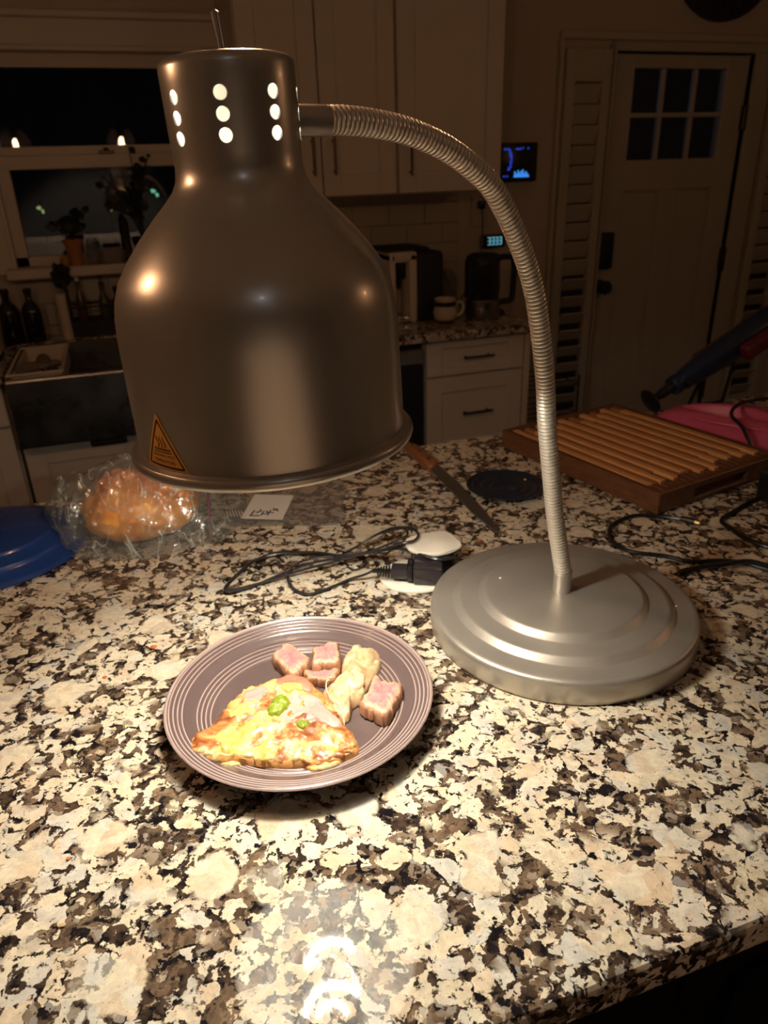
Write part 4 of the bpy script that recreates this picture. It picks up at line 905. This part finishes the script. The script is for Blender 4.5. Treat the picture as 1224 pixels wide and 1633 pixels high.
# ================================================================== bread, bags, lid, knife, saucer
lf = thing('bread_loaf', (-.027, 1.088, .002), 'round golden bread loaf wrapped in the clear plastic bag', 'bread')
def bread_mat():
    m, nt, b = newmat('baked_crust'); nb = NB(nt); v = nb.coord(); tc = nb.n('ShaderNodeTexCoord')
    n1 = nb.noise(v, 22, 4, .6).outputs[0]
    nb.l(nb.ramp(n1, [(.3, (.42, .12, .025)), (.45, (.62, .24, .05)), (.62, (.76, .38, .10)), (.75, (.80, .50, .18))]), b.inputs['Base Color'])
    b.inputs['Roughness'].default_value = .45; bump(nb, b, nb.noise(v, 120, 5).outputs[0], .4, .001); return m
BREAD = bread_mat()
mo('crust', blob((-.027, 1.088, .046), .084, .080, .047, .07, 2.0, 5, 4, flat=-.043), BREAD, lf)
mo('twist', join(blob((-.050, 1.100, .076), .036, .038, .024, .22, 3, 5, 8), blob((-.005, 1.090, .074), .044, .038, .022, .16, 3, 5, 3)), meat_mat('browned_twist', (.38, .12, .045), (.66, .28, .11)), lf, label='darker browned folded top')
BO = [(-.168, 1.150), (-.150, 1.075), (-.128, 1.035), (-.09, 1.018), (-.03, .992), (.03, 1.003), (.075, 1.010), (.098, 1.030), (.125, 1.085), (.135, 1.145), (.09, 1.180), (.03, 1.205), (-.05, 1.225), (-.12, 1.205)]
def bagh(x, y):
    d_ = ((x+.03)/.13)**2+((y-1.10)/.115)**2
    t = .112*math.exp(-d_*.30) if x < .04 else .112*math.exp(-d_*.30)*(1-.50*min(1, (x-.04)/.07))
    a = MN.noise(Vector((x*22, y*30, 3))); b_ = MN.noise(Vector((x*60+y*25, y*50-x*20, 7)))
    return t+.007*(1-2*abs(a))+.004*(1-2*abs(b_))
def lidz(x, y):     # the bag lies partly on the pot lid's rim
    r_ = math.hypot(x+.25, y-1.115); return .0012 if r_ > .150 else (.0012+.0135*min(1, (.150-r_)/.007) if r_ > .118 else .030)
(g_, r_) = slab(BO, .0006, .11, 2.2, 150, 46, .006, 60, .0, 100, top=bagh, under=lidz, c=(-.03, 1.10), shrink=.98)
g_ = ([(x, y, max(z, .0006)) for x, y, z in g_[0]], g_[1])
tag(mo('bread_bag', g_, BAG, None, ang=22), 'crinkled clear plastic bag around the bread loaf, reaching right under the shade', 'bag')
mo_seal = mo('bag_seal', tube(spline([(.062, 1.012, .004), (.068, 1.03, .045), (.072, 1.07, .062), (.08, 1.12, .056), (.085, 1.17, .012)], 6), .0018, 6), simple('purple_seal', (.16, .06, .10), .3))
mo_seal.parent = SC.objects['bread_bag']; mo_seal.location = wl(mo_seal)-wl(SC.objects['bread_bag'])
fb = thing('flat_bag', (.21, 1.09, .0005), 'flat clear zip bag with a written paper label, lying behind the looped cord', 'bag')
(g_, r_) = slab([(.095, 1.062), (.18, 1.025), (.262, .998), (.285, 1.07), (.312, 1.149), (.24, 1.185), (.165, 1.215), (.13, 1.14)], .0006, .006, 8, 96, 24, .001, 100, .0012, 55, shrink=.99)
mo('film', g_, BAG2, fb, ang=30)
LM = lambda u_, v_: Vector((.116+.060*u_+.038*v_+.0*u_*v_, 1.064-.031*u_+.086*v_, .0082))
def lquad(u0, u1, v0, v1, dz=0.): return [tuple(LM(u0, v0)+Vector((0, 0, dz))), tuple(LM(u1, v0)+Vector((0, 0, dz))), tuple(LM(u1, v1)+Vector((0, 0, dz))), tuple(LM(u0, v1)+Vector((0, 0, dz)))]
q4 = [(0, 1, 2, 3)]
a = lquad(0, 1, 0, 1); a2 = [(x, y, z-.0006) for x, y, z in a]
lb = mo('paper_label', (a+a2, [(0, 1, 2, 3), (7, 6, 5, 4), (0, 4, 5, 1), (1, 5, 6, 2), (2, 6, 7, 3), (3, 7, 4, 0)]), PAPER, fb, smooth=False)
ink = ([], [])
def stroke(P_, w_=.0011):
    global ink
    Q = [LM(*p)+Vector((0, 0, .0003)) for p in P_]; ink = join(ink, tube(Q, w_, 5))
for P_ in ([(.18, .10), (.30, .10), (.42, .11)], [(.20, .10), (.21, .20), (.23, .30)], [(.45, .12), (.46, .28), (.55, .30), (.56, .20), (.46, .18)], [(.30, .22), (.40, .30), (.36, .36)],
           [(.60, .14), (.62, .34)], [(.54, .26), (.72, .24)], [(.66, .34), (.78, .40)], [(.66, .42), (.80, .32)]): stroke(P_)
mo('handwriting', ink, INK, lb)
g_ = ([], [])
for k in range(6): g_ = join(g_, box(.098+k*.0045, .100+k*.0045, 1.078-k*.002, 1.103-k*.002, .0078, .0082))
mo('printed_lines', g_, PAPER, fb, smooth=False, label='small white printed patch left of the label')

ld = thing('pot_lid', (-.25, 1.115, 0), 'cobalt blue round pot lid with stepped rings at the left edge', 'lid')
mo('dome', lathe([(0, .004), (.120, .004), (.134, 0), (.1395, .002), (.1410, .006), (.1395, .0105), (.1340, .0125), (.120, .0150), (.1175, .0175), (.1150, .0215), (.096, .0262), (.0935, .0280), (.0910, .0315), (.070, .0350), (.03, .0368), (0, .037)], (-.25, 1.115, 0), 96), BLUE, ld, ang=40)
mo('knob', lathe([(0, 0), (.014, 0), (.013, .008), (.024, .014), (.027, .021), (.022, .027), (0, .029)], (-.25, 1.115, .0368), 40), BLACK, ld)

kf = thing('bread_knife', (.48, 1.14, 0), 'long bread knife with a wooden handle lying behind the lamp shade', 'knife')
(g_, r_) = slab([(.4700, 1.2780), (.4830, 1.2800), (.4905, 1.2400), (.4900, 1.1950), (.4935, 1.1650), (.4890, 1.1500), (.4700, 1.1440), (.4665, 1.1800), (.4660, 1.2250)], .0012, .016, 4, 64, 8)
hk = mo('handle', g_, KNIFEW, kf)
for q in ((.4785, 1.255), (.478, 1.21), (.479, 1.17)): mo('rivet', lathe([(0, .0), (.0035, 0), (.0030, .0010), (0, .0013)], (q[0], q[1], .0170), 12), BRONZE, hk)
mo('blade', prism([(.4700, 1.1500), (.4905, 1.1560), (.4900, 1.0650), (.4815, .9500), (.4720, .8820), (.4660, .8640), (.4625, .8700), (.4590, .9400), (.4650, 1.0600)], .0060, .0078, .0004, 1), BLADE, kf, ang=20)
sau = thing('small_dark_plate', (.556, 1.017, 0), 'small dark blue ringed plate between the knife and the cutting board', 'plate')
mo('dish', lathe([(0, .0), (.045, 0), (.048, .002), (.060, .007), (.0655, .0100), (.0660, .0115), (.0645, .0120), (.0600, .0100), (.056, .0085), (.054, .0092), (.052, .0080), (.040, .0062), (.038, .0070), (.036, .0060), (.024, .0055), (.022, .0063), (.020, .0055), (0, .0055)], (.556, 1.017, 0), 72), NAVY, sau, ang=40)
mo('crumb', blob((.596, 1.022, .0110), .0022, .0022, .0018, .3, 3, 2), simple('yellow_crumb', (.75, .55, .08), .7), sau, label='yellow crumb stuck to the rim')

# cutting board: walnut tray with light and mid slats
U = Vector((.200, -.980, 0)).normalized(); Wv = Vector((-U.y, U.x, 0)); A0 = (.6465, 1.2060)
LB, WB, HB = .378, .300, .037
MB = Matrix(((U.x, Wv.x, 0, A0[0]), (U.y, Wv.y, 0, A0[1]), (0, 0, 1, 0), (0, 0, 0, 1)))
def bbx(*a, **k): return tf(box(*a, **k), MB)
cb = thing('slatted_cutting_board', (.81, 1.04, 0), 'thick walnut bread board with light slats, right of the gooseneck', 'cutting board')
mo('frame', join(bbx(0, LB, 0, .012, .002, HB, bev=.0012), bbx(0, LB, WB-.012, WB, .002, HB, bev=.0012), bbx(0, .014, .012, WB-.012, .002, HB, bev=.0012), bbx(LB-.014, LB, .012, .085, .002, HB, bev=.0012),
                 bbx(LB-.014, LB, WB-.085, WB-.012, .002, HB, bev=.0012), bbx(LB-.014, LB, .085, WB-.085, .026, HB, bev=.0012), bbx(LB-.014, LB, .085, WB-.085, .002, .010, bev=.0012)), WOODD, cb, smooth=False, label='dark walnut frame with a hand slot')
mo('tray', bbx(.012, LB-.012, .010, WB-.010, .004, .020), WOODD, cb, smooth=False)
for k in range(4): mo('foot', tf(lathe([(0, 0), (.006, 0), (.006, .003), (0, .003)], ((.02, LB-.02)[k % 2], (.02, WB-.02)[k//2], 0), 12), MB), BLACKM, cb)
random.seed(11)
ns = 19; sw = (WB-.026)/ns
for k in range(ns):
    y0 = .013+k*sw
    cuts = [.0145, .050+random.uniform(-.02, .03), LB-.062+random.uniform(-.02, .03), LB-.0145] if k % 2 else [.0145, LB-.034+random.uniform(-.012, .012), LB-.0145]
    mats = [WOODD, WOODM, WOODD] if k % 2 else [WOODL, WOODD]
    if k % 2 == 0 and k % 4: cuts = [.0145, .028+random.uniform(0, .03)]+cuts[1:]; mats = [WOODM]+mats
    for a, b_, mt in zip(cuts, cuts[1:], mats):
        h = HB-.0004 if mt is WOODL else (HB-.0022 if mt is WOODM else HB-.0050)
        mo('slat', bbx(a+.0002, b_-.0002, y0+.0009, y0+sw-.0009, .0205, h, bev=.0010), mt, cb, smooth=False)
# pink dock, navy tool, cables at the right
dk = thing('pink_dock', (1.06, 1.08, 0), 'rose pink plastic dock with an oval hollow, behind the cutting board', 'dock')
DO = [(.972, 1.165), (1.01, 1.200), (1.07, 1.200), (1.15, 1.165), (1.22, 1.09), (1.23, 1.0), (1.16, .945), (1.06, .955), (.998, 1.05)]
def dtop(x, y):
    a_, b_ = (x-1.078)*.47-(y-1.098)*.88, (x-1.078)*.88+(y-1.098)*.47; d_ = math.hypot(a_/.078, b_/.036)
    t = .050-.35*max(0, -b_-.042)
    e = 1/(1+math.exp((d_-1)*14)); return t-.030*e+.004*math.exp(-((d_-1.12)*9)**2)
(g_, r_) = slab(DO, .0005, .05, 3.2, 120, 46, top=dtop, c=(1.09, 1.09))
mo('shell', g_, PINK, dk, ang=60)
mo('front_ridge', tube(spline([(1.005, 1.110, .0425), (1.03, 1.050, .0430), (1.065, .998, .0425), (1.11, .965, .0400)], 6), .0022, 8), PINK, dk)
tl = thing('navy_tool', (.99, 1.2, .0), 'navy blue tube-shaped tool with a black disc foot, leaning over the pink dock', 'tool')
a0 = Vector((.992, 1.215, .047)); ax_ = Vector((.245, .010, .116)).normalized()
q_ = ax_.to_track_quat('Z', 'Y').to_matrix().to_4x4(); MT = Matrix.Translation(a0) @ q_
mo('disc_foot', tf(lathe([(0, -.004), (.020, -.003), (.0275, 0), (.0270, .003), (.014, .006), (.010, .009), (0, .009)], (0, 0, 0), 36), MT), BLACK, tl, label='black disc foot')
mo('nozzle', tf(lathe([(0, .008), (.0085, .008), (.0085, .026), (.0105, .028), (.0105, .046), (.013, .050), (.013, .058), (0, .058)], (0, 0, 0), 28), MT), BLACK, tl)
mo('collar', tf(lathe([(0, .057), (.019, .057), (.0205, .060), (.0205, .074), (.0185, .078), (0, .078)], (0, 0, 0), 36), MT), NAVYP, tl)
mo('tube', tf(lathe([(0, .077), (.0185, .077), (.0230, .100), (.0275, .15), (.0300, .22), (.0310, .33), (.028, .345), (0, .348)], (0, 0, 0), 44), MT), NAVYP, tl)
mo('focus_knob', tf(lathe([(0, -.006), (.010, -.006), (.010, .006), (0, .006)], (-.020, -.0, .082), 20), MT), BLACK, tl)
mo('red_grip', tf(join(box(-.060, -.031, -.016, .016, .205, .36, .008, 3)), MT), REDP, tl, label='dark red grip along the upper side')
mo('red_underside', tf(box(.026, .044, -.010, .010, .150, .30, .006, 2), MT), REDP, tl, label='dark red strip below the tube')
mo('bracket', join(tube([(1.138, 1.235, .087), (1.132, 1.262, .002)], .004, 8), tube([(1.214, 1.235, .10), (1.225, 1.262, .002)], .004, 8), tube([(1.135, 1.235, .086), (1.215, 1.235, .100)], .004, 8), tube([(1.132, 1.262, .005), (1.225, 1.262, .005)], .004, 8)), BLACK, tl, label='thin black support bracket')
RC1 = [(.7406, .8043, .0050), (.7206, .8275, .0035), (.6858, .8442, .0035), (.6409, .8318, .0035), (.6165, .8078, .0035), (.6046, .7739, .0035), (.6134, .7456, .0035), (.6459, .7203, .0035), (.6664, .6945, .0035), (.7073, .6815, .0035), (.7315, .6621, .0035), (.7512, .6283, .0035), (.80, .56, .0035)]
RC2 = [(.6345, .6758, .0040), (.6619, .6717, .0070), (.6934, .6664, .0075), (.7273, .6580, .0095), (.7452, .6396, .0085), (.7786, .6053, .0040)]
RC3 = [(.96, .8258, .0035), (.8985, .8200, .0035), (.8380, .7987, .0035), (.7955, .7803, .0035), (.7888, .7538, .0035), (.7846, .7246, .0035), (.7927, .6877, .0035), (.8217, .6479, .0035)]
c1 = thing('black_cable', (.68, .76, 0), 'black cable with a metal-tipped plug looping below the cutting board corner', 'cable')
mo('wire', tube(spline(RC1, 6), .0030, 8), BLACK, c1)
mo('plug_body', tube([(.7406, .8043, .0060), (.7470, .7930, .0062), (.7510, .7860, .0062)], [.0045, .0055, .0055], 12), BLACK, c1)
mo('plug_tip', tube([(.7510, .7860, .0062), (.7545, .7795, .0062)], .0040, 12), simple('gold_tip', (.55, .42, .22), .3, .9), c1, label='brass-coloured metal tip')
tag(mo('cable_end', tube(spline(RC2, 6), .0036, 8), BLACK), 'short black cable end lying across the looped cable right of the lamp base', 'cable')
tag(mo('bent_cable', tube(spline(RC3, 6), .0034, 8), BLACK), 'black cable bending sharply at the right edge below the cutting board', 'cable')
tag(mo('dock_cable', tube(spline([(1.26, 1.05, .075), (1.18, 1.085, .066), (1.12, 1.095, .062), (1.075, 1.075, .060), (1.045, 1.045, .057), (1.030, 1.005, .053), (1.020, .975, .040), (1.020, .945, .012), (1.03, .915, .0045), (1.08, .88, .0040)], 6), .0036, 8), BLACK), 'black cable draped over the pink dock', 'cable')
bb_ = thing('black_box', (.955, .80, 0), 'black plastic box cut off by the right edge beside the cutting board', 'box')
mo('body', box(.905, 1.02, .765, .83, .0005, .046, .004, 2), BLACK, bb_)
mo('lid', box(.903, 1.022, .763, .832, .0465, .052, .002), BLACKM, bb_)

# ================================================================== crumbs
random.seed(2)
CR = [(-.1172, .4850, .0014, ORANGE, 'tiny orange crumb near the lower left edge of the photo'), (-.1192, .4242, .0020, TAN, 'pale orange crumb lowest at the left of the counter'), (-.0346, .7640, .0028, ORANGE, 'orange sliver just above the left rim of the plate'),
      (-.0889, .7251, .0020, ORANGE, 'orange crumb on the granite left of the plate rim'), (.4341, .8637, .0026, ORANGE, 'orange crumb behind the gooseneck foot'), (-.0808, .6330, .0020, TAN, 'yellowish crumb left of the plate, level with the pizza'),
      (.6670, .6116, .0024, TAN, 'tan crumb right of the lamp base below the cables')]
for x, y, s, mt, lab in CR:
    tag(mo('crumb', blob((x, y, s*.55), s*1.4, s, s*.6, .4, 3, 2, x*50, flat=-s*.5), mt), lab, 'crumb', 'crumbs on the granite')
for x, y, z, lab in ((.3736, .6868, .0462, 'white speck on the top tier of the lamp base, left of the gooseneck'), (.5437, .5759, .0309, 'white crumb on the outer tier of the lamp base at its right')):
    tag(mo('crumb', blob((x, y, z), .0016, .0014, .0010, .4, 3, 2, x*50), SOCKET), lab, 'crumb', 'crumbs on the lamp base')

# ================================================================== lamps of the room, plus pieces added for the lamp shade's reflection
def pendant(x, y, label, s):
    t = thing('pendant_lamp', (x, y, ZC), label, 'lamp', 'pendant lamps over the island')
    mo('canopy', lathe([(0, 0), (.06, 0), (.06, -.012), (.02, -.025), (0, -.025)], (x, y, ZC), 28), BRONZE, t)
    mo('cord', tube([(x, y, ZC-.02), (x, y, .79)], .003, 8), BLACK, t)
    mo('socket', lathe([(0, .80), (.016, .795), (.020, .78), (.020, .73), (0, .73)], (x, y, 0), 20), BRONZE, t)
    mo('bulb', lathe([(0, .730), (.010, .727), (.014, .710), (.015, .685), (.012, .672), (0, .668)], (x, y, 0), 20), emit('warm_pendant_bulb', (1, .52, .27), s), t)
    mo('glass_shade', lathe([(.024, .79), (.060, .77), (.085, .72), (.092, .680), (.090, .680), (.083, .719), (.058, .768), (.022, .788)], (x, y, 0), 48, True), JARGL, t)
pendant(-.45, .76, 'left pendant lamp over the island, seen as the left glint in the window', PENDANT_BULB)
pendant(.14, .76, 'right pendant lamp over the island, seen as the right glint in the window', PENDANT_BULB)
fl = thing('floor_lamp', (1.9, .45, FLOOR), 'tall floor lamp standing past the right end of the island, outside the photo', 'lamp')
mo('base', lathe([(0, 0), (.14, 0), (.14, .012), (.02, .025), (0, .025)], (1.9+.3, .45, FLOOR), 40), BRONZE, fl)
mo('pole', tube([(2.2, .45, FLOOR+.02), (2.2, .45, .80)], .010, 12), BRONZE, fl)
mo('socket', lathe([(0, .80), (.018, .80), (.020, .84), (0, .845)], (2.2, .45, 0), 20), BRONZE, fl)
mo('bulb', lathe([(0, .842), (.012, .846), (.022, .866), (.024, .885), (.016, .903), (0, .910)], (2.2, .45, 0), 24), emit('floor_lamp_bulb', (1, .52, .26), PENDANT_BULB*.5), fl)
dl = thing('ceiling_light', (-.1, -1.2, ZC), 'small cool white ceiling light behind the viewer', 'lamp')
mo('housing', lathe([(0, 0), (.07, 0), (.07, -.02), (.055, -.022), (.055, -.008), (0, -.008)], (-.1, -1.2, ZC), 32), SOCKET, dl)
mo('lens', lathe([(0, -.009), (.045, -.009), (.045, -.018), (0, -.020)], (-.1, -1.2, ZC), 32), emit('cool_led', (.75, .86, 1.0), 30), dl)
sl = bpy.data.lights.new('sofa_fill_spot', 'SPOT'); sl.energy = 330; sl.color = (1, .86, .70); sl.spot_size = R(64); sl.spot_blend = .4; sl.shadow_soft_size = .04  # spot added to light the sofa that the lamp shade mirrors
slo = bpy.data.objects.new('sofa_fill_spot', sl); COL.objects.link(slo); slo.location = (-.1, -1.2, ZC-.03); slo.rotation_euler = (Vector((-.1, -2.15, -.42))-Vector((-.1, -1.2, ZC-.03))).to_track_quat('-Z', 'Y').to_euler()
tag(mo('reflected_rug', box(-1.6, 1.3, -2.3, -.25, FLOOR, FLOOR+.012, .004), simple('tan_rug', (.50, .34, .22), .9, 0, .1, 30, .4)), 'tan area rug added out of view behind the viewer for the lamp shade to reflect', 'rug')  # unseen rug, added as a bright floor for the shade to mirror
sf = thing('sofa', (0, -2.1, FLOOR), 'tan fabric sofa added out of view behind the viewer for the lamp shade to reflect', 'sofa')  # unseen sofa, added so the lower part of the shade reflects something bright
SOFA = simple('tan_fabric', (.50, .37, .27), .9, 0, .06, 40, .3)
mo('frame', box(-1.15, 1.15, -2.5, -1.72, FLOOR+.06, FLOOR+.28, .02, 2), SOFA, sf)
mo('backrest', box(-1.15, 1.15, -2.52, -2.28, FLOOR+.28, FLOOR+.84, .05, 3), SOFA, sf)
for x in (-1.15, .97): mo('armrest', box(x, x+.18, -2.28, -1.72, FLOOR+.28, FLOOR+.58, .04, 3), SOFA, sf)
for k in range(3): mo('seat_cushion', box(-.96+k*.643, -.96+k*.643+.635, -2.27, -1.70, FLOOR+.285, FLOOR+.43, .03, 3), SOFA, sf)
for k in range(3): mo('back_cushion', box(-.96+k*.643, -.96+k*.643+.635, -2.275, -2.10, FLOOR+.435, FLOOR+.88, .05, 3), SOFA, sf)
for x in (-1.08, 1.08):
    for y in (-2.44, -1.80): mo('leg', box(x-.025, x+.025, y-.025, y+.025, FLOOR+.013, FLOOR+.06), DARK, sf)
